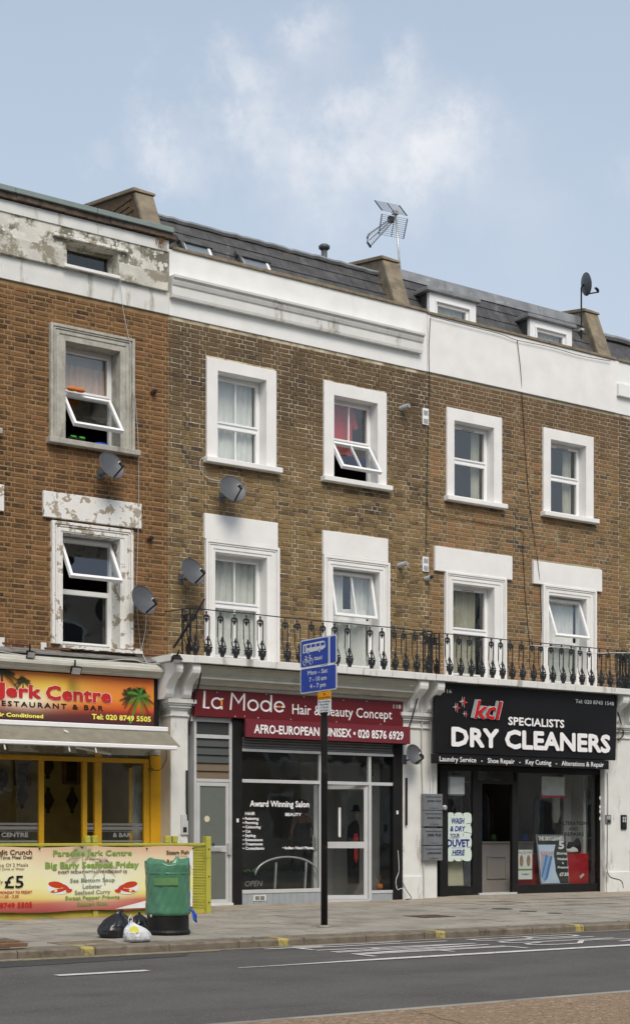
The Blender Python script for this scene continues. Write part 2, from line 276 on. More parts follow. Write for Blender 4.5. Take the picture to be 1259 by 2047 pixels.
# ------------------------------------------------------------------ mesh helpers
class MB:
    def __init__(s): s.v = []; s.f = []
    def add(s, vs, fs):
        n = len(s.v); s.v += [tuple(x) for x in vs]; s.f += [tuple(i+n for i in f) for f in fs]; return s
    def box(s, x0, x1, y0, y1, z0, z1, skip=''):
        x0, x1 = min(x0, x1), max(x0, x1); y0, y1 = min(y0, y1), max(y0, y1); z0, z1 = min(z0, z1), max(z0, z1)
        vs = [(x0,y0,z0),(x1,y0,z0),(x1,y1,z0),(x0,y1,z0),(x0,y0,z1),(x1,y0,z1),(x1,y1,z1),(x0,y1,z1)]
        fs = {'d':(0,3,2,1),'u':(4,5,6,7),'f':(0,1,5,4),'r':(1,2,6,5),'b':(2,3,7,6),'l':(3,0,4,7)}
        return s.add(vs, [q for k, q in fs.items() if k not in skip])
    def hexa(s, a, b):   # two quads (each 4 pts) joined into a solid
        return s.add(list(a)+list(b), [(0,1,2,3),(7,6,5,4),(0,4,5,1),(1,5,6,2),(2,6,7,3),(3,7,4,0)])
    def poly(s, pts, t):   # polygon extruded by vector t
        n = len(pts); t = Vector(t); q = [Vector(p)+t for p in pts]
        fs = [tuple(range(n)), tuple(reversed(range(n, 2*n)))]+[(i, (i+1) % n+0, (i+1) % n+n, i+n) for i in range(n)]
        return s.add([Vector(p) for p in pts]+q, fs)
    def xz(s, pts, y0, y1): return s.poly([(x, y0, z) for x, z in pts], (0, y1-y0, 0))
    def yz(s, pts, x0, x1): return s.poly([(x0, y, z) for y, z in pts], (x1-x0, 0, 0))
    def tube(s, pts, r, n=6, closed=False):
        pts = [Vector(p) for p in pts]; m = len(pts); base = len(s.v)
        up = Vector((0, 0, 1))
        for i, p in enumerate(pts):
            a = pts[(i-1) % m] if (i > 0 or closed) else p; b = pts[(i+1) % m] if (i < m-1 or closed) else p
            d = (b-a).normalized() if (b-a).length > 1e-9 else Vector((0, 0, 1))
            x = d.cross(up); x = d.cross(Vector((0, 1, 0))) if x.length < .15 else x; x.normalize(); y = d.cross(x)
            rr = r[i] if isinstance(r, (list, tuple)) else r
            for k in range(n):
                t = 2*PI*k/n; s.v.append(tuple(p+x*math.cos(t)*rr+y*math.sin(t)*rr))
        for i in range(m if closed else m-1):
            j = (i+1) % m
            for k in range(n):
                k2 = (k+1) % n; s.f.append((base+i*n+k, base+i*n+k2, base+j*n+k2, base+j*n+k))
        if not closed:
            s.f.append(tuple(base+k for k in reversed(range(n)))); s.f.append(tuple(base+(m-1)*n+k for k in range(n)))
        return s
    def lathe(s, c, prof, n=20, sx=1, sy=1):
        base = len(s.v); m = len(prof)
        for r, z in prof:
            for k in range(n):
                t = 2*PI*k/n; s.v.append((c[0]+r*sx*math.cos(t), c[1]+r*sy*math.sin(t), c[2]+z))
        for i in range(m-1):
            for k in range(n):
                k2 = (k+1) % n; s.f.append((base+i*n+k, base+i*n+k2, base+(i+1)*n+k2, base+(i+1)*n+k))
        s.f.append(tuple(base+k for k in reversed(range(n)))); s.f.append(tuple(base+(m-1)*n+k for k in range(n)))
        return s
    def xform(s, mt): s.v = [tuple(mt @ Vector(v)) for v in s.v]; return s
    def mesh(s, name, m, off=(0, 0, 0), smooth=False):
        me = bpy.data.meshes.new(name)
        me.from_pydata([(a-off[0], b-off[1], c-off[2]) for a, b, c in s.v], [], s.f); me.update()
        if m: me.materials.append(M[m] if isinstance(m, str) else m)
        if smooth: me.polygons.foreach_set('use_smooth', [True]*len(me.polygons))
        return me
OFF = {}
def link(name, me, parent=None):
    o = bpy.data.objects.new(name, me); col.objects.link(o)
    if parent: o.parent = parent
    return o
def tag(o, label=None, cat=None, group=None, kind=None):
    if label: o['label'] = label
    if cat: o['category'] = cat
    if group: o['group'] = group
    if kind: o['kind'] = kind
    return o
def part(name, mb, m, parent=None, smooth=False, bevel=0, label=None, kind=None):
    off = OFF.get(parent.name, (0, 0, 0)) if parent else (0, 0, 0)
    o = link(name, mb.mesh(name, m, off, smooth), parent); OFF[o.name] = off
    if bevel:
        b = o.modifiers.new('edge', 'BEVEL'); b.width = bevel; b.segments = 1; b.limit_method = 'ANGLE'
    return tag(o, label, kind=kind)
def thing(name, label, cat, loc=(0, 0, 0), group=None):
    o = bpy.data.objects.new(name, None); col.objects.link(o); o.location = loc; o.empty_display_size = .1; OFF[o.name] = tuple(loc)
    return tag(o, label, cat, group)
def solo(name, mb, m, label, cat, group=None, smooth=False, bevel=0):
    v = mb.v; c = (sum(p[0] for p in v)/len(v), sum(p[1] for p in v)/len(v), min(p[2] for p in v))
    o = link(name, mb.mesh(name, m, c, smooth)); o.location = c; OFF[o.name] = c
    if bevel:
        b = o.modifiers.new('edge', 'BEVEL'); b.width = bevel; b.segments = 1; b.limit_method = 'ANGLE'
    return tag(o, label, cat, group)
def struct(name, mb, m, parent=None):
    o = link(name, mb.mesh(name, m), parent); OFF[o.name] = (0, 0, 0)
    if not parent: o['kind'] = 'structure'
    return o
from mathutils import noise as mno
def fine_profile(prof, n):
    out = []
    for i in range(len(prof)-1):
        for k in range(n): t = k/n; out.append((prof[i][0]+(prof[i+1][0]-prof[i][0])*t, prof[i][1]+(prof[i+1][1]-prof[i][1])*t))
    return out+[prof[-1]]
def crease(p, sc_, seed=0):   # ridged noise: sharp folds
    v = Vector(p)*sc_+Vector((seed*3.1, seed*1.7, seed)); return (1-abs(mno.noise(v))*2.4)+.5*(1-abs(mno.noise(v*2.3))*2.4)
TXT = {}
def glyphs(body, res=2, shear=0, space=1.0):
    k = (body, shear, space)
    if k in TXT: return TXT[k]
    c = bpy.data.curves.new('lettering', 'FONT'); c.body = body; c.resolution_u = res; c.shear = shear; c.space_character = space; c.space_line = 1
    o = bpy.data.objects.new('lettering', c); col.objects.link(o); bpy.context.view_layer.update()
    me = bpy.data.meshes.new_from_object(o.evaluated_get(bpy.context.evaluated_depsgraph_get()))
    vs = [tuple(v.co[:2]) for v in me.vertices]; fs = [tuple(p.vertices) for p in me.polygons]
    bpy.data.objects.remove(o); bpy.data.curves.remove(c); bpy.data.meshes.remove(me)
    TXT[k] = (vs, fs); return TXT[k]
def text_mb(body, x0, x1, z0, cap, y, bold=0.0, shear=0, space=1.0, step=.0004, mb=None):
    """lettering laid flat on a board facing -Y: cap height, baseline z0, spanning x0..x1"""
    vs, fs = glyphs(body, shear=shear, space=space); mb = mb or MB()
    a = min(v[0] for v in vs); b = max(v[0] for v in vs); sx = (x1-x0-2*bold)/(b-a); sz = cap/.70
    offs = [(0, 0)] if not bold else [(0, 0)]+[(bold*math.cos(t*PI/4), bold*math.sin(t*PI/4)) for t in range(8)]
    for i, (dx, dz) in enumerate(offs):
        mb.add([(x0+bold+(v[0]-a)*sx+dx, y-i*step, z0+v[1]*sz+dz) for v in vs], fs)
    return mb
def textp(body, u0, u1, vb, vt, Y, m, parent, bold=0, shear=0, space=1.0, name='lettering', fit=None):
    """same, measured from the photo: left/right end, baseline and cap line at the left end"""
    x0, z0 = P(u0, vb, Y); x1 = PXx(u1, Y); z1 = Pz(u0, vt, Y)
    return part(name, text_mb(body, x0, x1, z0, z1-z0, Y, bold, shear, space), m, parent)

# ------------------------------------------------------------------ ground
KY, RZ, NY = -6.05, -.21, -12.15
def pz(x, y):
    z = -.12*min(1, max(0, (-.2-y)/5.85))
    t = min(1, max(0, (x-3.5)/3)); return z+.045*t*t*(3-2*t)*max(0, 1+min(0, y)/3.2)
mb = MB(); mb.box(-160, 160, -160, 90, -.5, -.24); struct('ground', mb, 'asphalt')
mb = MB(); mb.add([(-60,NY,RZ),(60,NY,RZ),(60,KY,RZ),(-60,KY,RZ)], [(0,1,2,3)]); road = struct('road', mb, 'asphalt')
mb = MB(); mb.add([(-60,-27,RZ-.002),(60,-27,RZ-.002),(60,-17.4,RZ-.002),(-60,-17.4,RZ-.002)], [(0,1,2,3)]); part('far_carriageway', mb, 'asphalt', road)
mb = MB(); mb.box(-60, 60, -17.4, NY-.1, -.3, RZ+.006); struct('traffic_island', mb, 'buff')
mb = MB(); mb.box(-60, 60, NY-.1, NY, -.3, RZ+.009); part('edging_strip', mb, 'flag', road)
mb = MB(); pts = [(*G(u, v, RZ+.006), RZ+.007) for u, v in ((822, 2019), (838, 2026), (862, 2028), (880, 2037), (905, 2041), (928, 2049), (960, 2056))]
mb.tube(pts, [.002, .004, .005, .003, .005, .004, .002], 4); part('surface_crack', mb, 'wood', road)
# asphalt patch, markings
mb = MB(); mb.add([(-8,-7.25,RZ+.004),(-3.6,-6.75,RZ+.004),(-3.2,-6.18,RZ+.004),(-8,-6.18,RZ+.004)], [(0,1,2,3)]); part('asphalt_patch', mb, 'patch', road)
def strip(name, x0, x1, y0, y1, z, m, taper=0):
    mb = MB(); n = max(1, int((x1-x0)/.5)); vs = []; fs = []
    for i in range(n+1):
        x = x0+(x1-x0)*i/n; k = min(1, i/4) if taper else 1
        vs += [(x, y0, z), (x, y0+(y1-y0)*max(.25, k), z)]
    for i in range(n): fs.append((2*i, 2*i+2, 2*i+3, 2*i+1))
    return part(name, mb.add(vs, fs), m, road)
strip('lane_line', -3.95, 40, -8.40, -8.24, RZ+.008, 'roadwhite', 1)
strip('lane_dash', -5.78, -4.82, -8.20, -8.06, RZ+.008, 'roadwhite')
strip('lane_dash', -9.6, -7.6, -8.20, -8.06, RZ+.008, 'roadwhite')
strip('gutter_line', -60, 60, -6.15, -6.055, RZ+.005, 'kerb')
strip('channel_dust', -40, 40, -6.23, -6.16, RZ+.006, 'flag')
strip('kerbside_yellow_line', -9, -2.9, -6.34, -6.28, RZ+.0075, 'roadyellow')
strip('kerbside_white_line', -2.35, -1.55, -6.44, -6.36, RZ+.0075, 'roadwhite'); strip('kerbside_white_line', -1.9, -.3, -6.32, -6.27, RZ+.0075, 'roadwhite')
LET = {'L': [[(0,1),(0,0),(1,0)]], 'A': [[(0,0),(.5,1),(1,0)],[(.18,.32),(.82,.32)]], 'N': [[(0,0),(0,1),(1,0),(1,1)]], 'E': [[(1,1),(0,1),(0,0),(1,0)],[(0,.52),(.8,.52)]],
       'B': [[(0,0),(0,1),(.6,1),(.85,.9),(.85,.64),(.6,.53),(0,.53)],[(.6,.53),(1,.4),(1,.12),(.7,0),(0,0)]], 'U': [[(0,1),(0,.2),(.2,.03),(.5,0),(.8,.03),(1,.2),(1,1)]], 'S': [[(1,.8),(.85,.96),(.5,1),(.15,.96),(0,.8),(.05,.6),(.5,.5),(.95,.4),(1,.2),(.85,.04),(.5,0),(.15,.04),(0,.2)]]}
def road_text(body, x0, x1, y0, y1):
    """tall letters read by drivers going towards +X; each letter a piece of its own"""
    n = len(body); cw = (y1-y0)/(n+(n-1)*.35)
    for i, ch in enumerate(body):
        mb = MB(); yt = y1-i*cw*1.35; h = 0
        for pl in LET[ch]:
            q = [(x0+b_*(x1-x0), yt-a_*cw) for a_, b_ in pl]
            for (ax, ay), (bx_, by_) in zip(q, q[1:]):
                d = Vector((bx_-ax, by_-ay, 0)); l = d.length; d /= l; nn_ = Vector((-d.y, d.x, 0))*.034; e = d*.02; h += .00025
                a3, b3 = Vector((ax, ay, RZ+.006+h))-e, Vector((bx_, by_, RZ+.006+h))+e
                mb.add([a3-nn_, b3-nn_, b3+nn_, a3+nn_], [(0, 1, 2, 3)])
        part('lane_lettering', mb, 'roadwhite', road)
road_text('LANE', -1.95, .25, -7.95, -6.5); road_text('BUS', .65, 2.35, -7.75, -6.45)
# pavement
mb = MB(); nx, ny = 70, 14
xs = [-14+36*i/nx for i in range(nx+1)]; ys = [KY+.28+(6.6-.28)*j/ny for j in range(ny+1)]
mb.add([(x, y, pz(x, y)-.012) for y in ys for x in xs], [(j*(nx+1)+i, j*(nx+1)+i+1, (j+1)*(nx+1)+i+1, (j+1)*(nx+1)+i) for j in range(ny) for i in range(nx)])
pave = struct('pavement', mb, 'joint')
mb = MB(); ys = [-1.45+2.1*j/6 for j in range(7)]
mb.add([(x, y, pz(x, y)-.002) for y in ys for x in xs], [(j*(nx+1)+i, j*(nx+1)+i+1, (j+1)*(nx+1)+i+1, (j+1)*(nx+1)+i) for j in range(6) for i in range(nx)])
part('forecourt_concrete', mb, 'fore', pave)
var = []
for k in range(5):
    mb = MB(); a, b = .446, .295; r = .008
    j = [random.uniform(-.004, .004) for _ in range(4)]
    mb.add([(-a,-b,-.03),(a,-b,-.03),(a,b,-.03),(-a,b,-.03),(-a,-b,j[0]*.3),(a,-b,j[1]*.3),(a,b,j[2]*.3),(-a,b,j[3]*.3)], [(4,5,6,7),(0,1,5,4),(1,2,6,5),(2,3,7,6),(3,0,4,7)])
    me = mb.mesh('paving_slab', 'flag'); var.append(me)
sl = math.atan(.12/5.85)
for r in range(7):
    y = -1.76-.6*r-.01
    for i in range(-5, 17):
        x = i*.902+(.45 if r % 2 else 0)-.2
        o = link('paving_slab', random.choice(var), pave); o.location = (x, y, pz(x, y)+random.uniform(-.002, .002)); o.rotation_euler = (sl, 0, 0)
mb = MB()
for i in range(24):
    x = -8+i*.92; s_ = MB()
    z = -.12
    o = part('kerb_stone', MB().add([(x,KY,-.26),(x+.91,KY,-.26),(x+.91,KY+.285,-.26),(x,KY+.285,-.26),(x,KY,z-.02),(x+.91,KY,z-.02),(x+.91,KY+.02,z),(x,KY+.02,z),(x+.91,KY+.285,z+.004),(x,KY+.285,z+.004)],
        [(0,1,5,4),(4,5,6,7),(7,6,8,9),(1,2,8,6,5),(2,3,9,8),(3,0,4,7,9)]), 'kerb', pave)
for (u, v) in ((152, 1893), (570, 1878), (866, 1862), (1168, 1851)):
    x = G(u, v, -.12)[0]
    part('yellow_kerb_mark', MB().add([(x,KY-.003,-.205),(x+.15,KY-.003,-.205),(x+.15,KY-.003,-.14),(x,KY-.003,-.14),(x,KY+.017,-.116),(x+.15,KY+.017,-.116),(x+.15,KY+.27,-.112),(x,KY+.27,-.112)],
        [(0,1,2,3),(3,2,5,4),(4,5,6,7)]), 'roadyellow', pave)
# covers let into the pavement
def cover(u, v, w_, d_, m, label, cat='cover', rnd=False):
    x, y = G(u, v, -.06)
    for _ in range(6): x, y = G(u, v, pz(x, y))
    y = max(y, KY+.30+d_); z = pz(x, y)+.002; mb = MB()
    if rnd: mb.lathe((x, y, z-.004), [(w_, 0), (w_, .006), (w_*.9, .008)], 20)
    else:
        mb.box(x-w_, x+w_, y-d_, y+d_, z-.003, z+.004)
        for i in range(5): mb.box(x-w_+.05, x+w_-.05, y-d_+.05+i*(2*d_-.1)/5, y-d_+.07+i*(2*d_-.1)/5, z+.004, z+.009)
    o = solo('cover_plate', mb, m, label, cat); o.rotation_euler = (sl, 0, 0)
cover(858, 1832, .30, .24, 'rot', 'rusty rectangular access cover in the pavement outside the dry cleaner')
cover(165, 1884, .36, .16, 'coping', 'dark rectangular cover in the pavement beside the black rubbish bags')
cover(1003, 1817, .17, .17, 'patch', 'round cover in the pavement outside the dry cleaner door, leftmost of the row', rnd=True)
cover(1055, 1822, .14, .14, 'patch', 'small round cover in the pavement, middle of the row of three', rnd=True)
cover(1108, 1826, .12, .12, 'patch', 'smallest round cover in the pavement, rightmost of the row', rnd=True)
cover(648, 1862, .2, .15, 'flag', 'pale square plate at the foot of the black sign post')
# timber boards lying at the left kerb
for k, (u0, v0, ln) in enumerate(((52, 1884, 1.3), (36, 1879, 1.3))):
    x, y = G(u0, v0, -.05); mb = MB(); mb.box(x-ln, x, y-.06, y+.06, -.09, -.05)
    solo('timber_board', mb, 'wood', ['grey timber board lying on the pavement at the left, nearer the kerb', 'grey timber board lying on the pavement at the left, farther from the kerb'][k], 'board', bevel=.004)

# ------------------------------------------------------------------ buildings
Z0, Z1 = 3.87, 9.29
B = {}
B['L'] = thing('terraced_building', 'left building of brown brick with grey peeling parapet above the yellow restaurant', 'building', (-2.6, 0, 0))
B['M'] = thing('terraced_building', 'middle building of yellow stock brick with long moulding on its white parapet', 'building', (2.6, 0, 0))
B['R'] = thing('terraced_building', 'right building of patched brick with two white dormers above the dry cleaner', 'building', (7.6, 0, 0))
B['F'] = thing('terraced_building', 'sliver of the next building at the right edge of the photo', 'building', (11.6, 0, 0))
EXT = {'L': (-5.3, 0), 'M': (0, 5.27), 'R': (5.27, 9.98), 'F': (9.98, 13.2)}
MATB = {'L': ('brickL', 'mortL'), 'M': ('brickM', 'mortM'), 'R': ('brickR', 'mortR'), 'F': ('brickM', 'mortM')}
holes = {k: [] for k in EXT}      # apertures in the wall
covers = {k: [] for k in EXT}     # where trim covers the bricks

def ring(mb, x0, x1, z0, z1, wx, wz, y0, y1, bottom=False):
    mb.box(x0, x0+wx, y0, y1, z0, z1); mb.box(x1-wx, x1, y0, y1, z0, z1); mb.box(x0+wx, x1-wx, y0, y1, z1-wz, z1)
    if bottom: mb.box(x0+wx, x1-wx, y0, y1, z0, z0+wz)
def curtain(x0, x1, z0, z1, y, m, label, folds=7, amp=.02, group=None, name='curtain', drape=0):
    mb = MB(); n = folds*6; vs = []; fs = []
    rows = 6
    for j in range(rows+1):
        t = j/rows
        for i in range(n+1):
            s = i/n; x = x0+(x1-x0)*s
            yy = y+amp*math.sin(s*folds*2*PI+.6*math.sin(3*t))*(1+.4*math.sin(s*9))
            vs.append((x+drape*t*t*(s-.5), yy, z1+(z0-z1)*t))
    for j in range(rows):
        for i in range(n): fs.append((j*(n+1)+i, j*(n+1)+i+1, (j+1)*(n+1)+i+1, (j+1)*(n+1)+i))
    n0 = len(vs); vs2 = [(a, b+.004, c) for a, b, c in vs]; mb.add(vs+vs2, fs+[tuple(n0+q for q in reversed(f)) for f in fs])
    return solo(name, mb, m, label, 'curtain' if name == 'curtain' else name, group, smooth=True)
def window(b, dx, outer, inner, zt, zb, D, trans, style='plain', m='whiteB', opened=None, bars=False, lintel=None, sill=True, room='room', lab=None, Yf=-.045, sillm=None, frame_top=.05, tl=None):
    bo = B[b]; ol, orr, ot = outer; il, ir, it = inner
    ol += dx; orr += dx; il += dx; ir += dx
    mb = MB(); mb.box(ol, il, Yf, D+.02, zb, ot); mb.box(ir, orr, Yf, D+.02, zb, ot); mb.box(il, ir, Yf, D+.02, it, ot)
    if style == 'mould':
        for (a, w_, pr) in ((0, .045, .028), (.06, .02, .018), (.10, .05, .012)):
            ring(mb, ol+a, orr-a, zb, ot-a*.9, w_, w_, Yf-pr, Yf)
    wo = part('window', mb, m, bo, bevel=.004, label=lab)
    cov = [(ol+.004, orr-.004, zb, ot-.004)]
    if lintel:
        l0, l1, lz0, lz1 = lintel; q = MB(); q.box(l0+dx, l1+dx, Yf-.012, .03, lz0, lz1); part('lintel', q, m, wo, bevel=.006); cov.append((l0+dx, l1+dx, lz0, lz1))
    if sill:
        q = MB(); q.box(ol-.045, orr+.07, Yf-.09, D+.01, zb-.085, zb-.001); part('sill', q, sillm or m, wo, bevel=.008); cov.append((ol-.045, orr+.07, zb-.085, zb))
    covers[b] += cov; holes[b].append((il-.012, ir+.012, zb-.012, it+.012))
    q = MB(); fw = .045
    q.box(il, il+fw, D, D+.07, zb, it); q.box(ir-fw, ir, D, D+.07, zb, it); q.box(il+fw, ir-fw, D, D+.07, it-frame_top, it); q.box(il+fw, ir-fw, D, D+.07, zb, zb+fw)
    q.box(il+fw, ir-fw, D+.002, D+.068, trans-.022, trans+.022)
    part('frame', q, 'upvc', wo, bevel=.005)
    for k, (za, zz) in enumerate(((trans+.022, it-frame_top), (zb+fw, trans-.022))):
        which = 'up' if k == 0 else 'low'
        x0, x1 = il+fw, ir-fw; sw = .045
        if opened and opened[0] == which:
            ang = opened[1]; h = zz-za; hx = (x0+x1)/2; W = x1-x0
            q = MB(); ring(q, -W/2, W/2, -h, 0, sw, sw, -.03, .03, True)
            if bars: q.box(-.01, .01, -.02, .02, -h+sw, -sw)
            s_ = link('opening_sash', q.mesh('opening_sash', 'upvc'), wo); p_ = link('pane', MB().box(-W/2+sw, W/2-sw, -.004, .004, -h+sw, -sw).mesh('pane', 'glass'), wo)
            of = OFF[wo.name]
            for o in (s_, p_): o.location = (hx-of[0], D-.03-of[1], zz-of[2]); o.rotation_euler = (-ang, 0, 0)
        else:
            q = MB(); ring(q, x0, x1, za, zz, sw*.8, sw*.8, D-.015, D+.05, True)
            if bars: q.box((x0+x1)/2-.011, (x0+x1)/2+.011, D-.005, D+.04, za+sw*.8, zz-sw*.8)
            part('sash', q, 'upvc', wo, bevel=.004); part('pane', MB().box(x0+sw*.8, x1-sw*.8, D+.012, D+.02, za+sw*.8, zz-sw*.8), 'glass', wo)
        if which == 'up' and tl: q = MB().box((x0+x1)/2-.14, (x0+x1)/2+.14, D-.026, D-.0155, zz-.035, zz-.02); part('trickle_vent', q, 'grey', wo)
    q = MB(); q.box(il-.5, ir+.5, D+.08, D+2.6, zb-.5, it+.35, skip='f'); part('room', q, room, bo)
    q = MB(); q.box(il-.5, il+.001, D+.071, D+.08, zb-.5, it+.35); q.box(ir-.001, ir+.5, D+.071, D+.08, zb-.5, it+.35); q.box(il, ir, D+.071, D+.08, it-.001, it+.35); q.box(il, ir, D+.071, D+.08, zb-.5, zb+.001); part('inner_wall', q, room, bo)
    return wo
def xs_(u0, u1, Y=-.045): return PXx(u0, Y), PXx(u1, Y)
def W(b, ou0, ou1, ov, iu0, iu1, iv, zb, D, tv, **kw):
    Y = -.045; ol, orr = xs_(ou0, ou1); il, ir = xs_(iu0, iu1); ot = Pz(ou0, ov, Y); it = Pz(iu0, iv, Y); tr = Pz(iu0, tv, D)
    kw.setdefault('dx', 0)
    if 'lt' in kw:
        u0, u1, v0, v1 = kw.pop('lt'); l0, l1 = xs_(u0, u1, -.057); kw['lintel'] = (l0, l1, Pz(u0, v1, -.057), Pz(u0, v0, -.057))
    return window(b, outer=(ol, orr, ot), inner=(il, ir, it), zt=it, zb=zb, D=D, trans=tr, **kw), (il, ir, it, tr)
R_ = math.radians
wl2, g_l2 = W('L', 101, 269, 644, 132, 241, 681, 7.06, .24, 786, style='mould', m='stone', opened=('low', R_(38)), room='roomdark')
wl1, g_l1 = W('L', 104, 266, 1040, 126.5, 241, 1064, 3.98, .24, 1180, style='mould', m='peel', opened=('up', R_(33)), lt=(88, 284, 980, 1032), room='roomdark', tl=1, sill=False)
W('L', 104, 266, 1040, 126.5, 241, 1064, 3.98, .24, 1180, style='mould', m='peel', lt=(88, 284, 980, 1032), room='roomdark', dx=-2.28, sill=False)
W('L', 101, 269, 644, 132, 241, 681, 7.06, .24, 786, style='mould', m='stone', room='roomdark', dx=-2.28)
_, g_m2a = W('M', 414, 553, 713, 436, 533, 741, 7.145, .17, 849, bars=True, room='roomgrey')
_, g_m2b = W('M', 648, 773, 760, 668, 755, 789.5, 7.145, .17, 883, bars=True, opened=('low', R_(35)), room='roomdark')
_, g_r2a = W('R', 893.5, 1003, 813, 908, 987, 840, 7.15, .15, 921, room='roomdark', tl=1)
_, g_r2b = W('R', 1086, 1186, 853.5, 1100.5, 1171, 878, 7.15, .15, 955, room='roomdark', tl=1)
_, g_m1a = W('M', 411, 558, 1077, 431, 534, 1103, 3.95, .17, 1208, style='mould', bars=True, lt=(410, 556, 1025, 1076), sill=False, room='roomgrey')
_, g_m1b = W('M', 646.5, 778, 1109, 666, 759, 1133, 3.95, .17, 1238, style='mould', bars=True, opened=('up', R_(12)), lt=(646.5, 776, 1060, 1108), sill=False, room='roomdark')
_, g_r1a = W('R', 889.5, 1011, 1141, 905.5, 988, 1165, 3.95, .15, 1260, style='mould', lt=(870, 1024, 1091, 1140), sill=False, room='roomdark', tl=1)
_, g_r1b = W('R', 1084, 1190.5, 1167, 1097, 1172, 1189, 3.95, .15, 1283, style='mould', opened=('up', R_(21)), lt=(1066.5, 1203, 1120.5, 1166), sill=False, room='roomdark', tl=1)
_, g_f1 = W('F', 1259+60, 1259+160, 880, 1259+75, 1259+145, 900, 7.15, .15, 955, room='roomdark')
# curtains and what lies in the windows
def cur(g, a, b, D, m, lab, z0=None, z1=None, folds=7, name='curtain', amp=.02):
    il, ir, it, tr = g; w_ = ir-il
    return curtain(il+a*w_, il+b*w_, z0 if z0 is not None else 3.97, z1 or it-.03, D+.12, m, lab, folds, amp, name=name)
cur(g_l2, .22, .95, .24, 'curtP', 'pale pink curtain behind the top pane of the grey stone window', 7.9, g_l2[2]-.22, 6)
cur(g_l2, .0, 1., .30, 'curtC', 'grey net curtain behind the top pane of the grey stone window', 7.92, None, 4, amp=.008)
cur(g_m2a, .0, .94, .17, 'curtW', 'white curtains closed behind the left top-floor window of the middle building', 7.17, None, 8, amp=.012)
cur(g_m2b, .0, .22, .17, 'curtW', 'narrow white curtain at the left of the window with the red shirt', 7.9, None, 3)
cur(g_m1a, .0, .97, .17, 'curtW', 'cream curtains closed behind the left balcony window of the middle building', None, None, 7)
cur(g_m1b, .0, .45, .17, 'curtW', 'white curtain at the left of the tilted balcony window of the middle building', 4.9, None, 5)
cur(g_m1b, .62, 1., .17, 'curtW', 'white curtain at the right of the tilted balcony window of the middle building', 4.9, None, 4)
cur(g_m1b, .0, .95, .14, 'curtW', 'pale cloth draped behind the lower pane of the tilted balcony window', 3.98, 5.0, 3, amp=.05)
cur(g_r2a, .70, .90, .15, 'curtC', 'grey curtain at the right of the left top-floor window of the right building', 7.17, None, 3)
cur(g_r2b, .66, .88, .15, 'curtC', 'grey curtain at the right of the right top-floor window of the right building', 7.17, None, 3)
cur(g_r1a, .26, .80, .15, 'curtC', 'cream curtain hanging in the left balcony window of the right building', None, None, 6)
cur(g_r1b, .30, .95, .15, 'curtW', 'white net curtain in the tilted balcony window above the dry cleaner', None, None, 6, amp=.012)
# red shirt hung behind the glass
il, ir, it, tr = g_m2b; x0 = il+.20; z = it-.02
pts = [(x0, z), (x0+.14, z+.01), (x0+.34, z+.01), (x0+.47, z-.06), (x0+.56, z-.36), (x0+.47, z-.40), (x0+.43, z-.30), (x0+.42, z-.86), (x0-.02, z-.86), (x0-.02, z-.2)]
solo('shirt', MB().xz(pts, .30, .34), 'redcloth', 'red shirt hanging behind the top pane of a top-floor window', 'shirt')
il, ir, it, tr = g_l2
mb = MB()
for k in range(2): mb.lathe((il+.18+k*.13, .11, tr+.015), [(.05, 0), (.07, .02), (.055, .05), (.02, .07)], 10, 1.3, .7)
solo('slippers', mb, 'orangecloth', 'pair of orange slippers drying on top of the open sash', 'shoes')
t = thing('trainers', 'black trainers with green laces on the stone window sill', 'shoes', (il+.2, .03, 7.062)); gl_ = flat('green_lace', (.10, .60, .05))
for k in range(2):
    o = part('shoe', MB().lathe((il+.14+k*.14, .03, 7.062), [(.06, 0), (.075, .03), (.06, .07), (.025, .09)], 10, 1, 1.3), 'dark', t)
    for j in range(3): part('lace', MB().box(il+.1+k*.14, il+.18+k*.14, -.06+j*.02, -.05+j*.02, 7.12+j*.012, 7.13+j*.012), gl_, o)
mb = MB(); mb.lathe((il+.62, .02, 7.062), [(.14, 0), (.15, .02), (.08, .05), (.03, .06)], 12, 1.1, .6); solo('cloth', mb, 'blue', 'crumpled blue cloth on the stone window sill', 'cloth', smooth=True)

# walls: mortar sheet with holes, bricks proud of it
def sub(iv, cuts):
    out = [iv]
    for a, b in cuts:
        nx_ = []
        for c, d in out:
            if b <= c or a >= d: nx_.append((c, d))
            else:
                if a > c: nx_.append((c, a))
                if b < d: nx_.append((b, d))
        out = nx_
    return out
def brick_mesh(l, h, dd, jag):
    e = .006; mb = MB(); j = lambda: random.uniform(-jag, jag)
    f = [(e+j(), -dd, e+j()), (l-e+j(), -dd, e+j()), (l-e+j(), -dd, h-e+j()), (e+j(), -dd, h-e+j())]
    s = [(0, -dd+.005, 0), (l, -dd+.005, 0), (l, -dd+.005, h), (0, -dd+.005, h)]
    r = [(0, .004, 0), (l, .004, 0), (l, .004, h), (0, .004, h)]
    mb.add(f+s+r, [(0,1,2,3)]+[(i+4, (i+1) % 4+4, (i+1) % 4, i) for i in range(4)]+[(i+8, (i+1) % 4+8, (i+1) % 4+4, i+4) for i in range(4)])
    return mb
SPEC = {'L': (.204, .092, .052, .0745, .018, .006, .008), 'M': (.218, .105, .064, .0745, .010, .007, .0015), 'R': (.216, .104, .062, .0745, .012, .006, .002), 'F': (.218, .105, .064, .0745, .010, .007, .0015)}
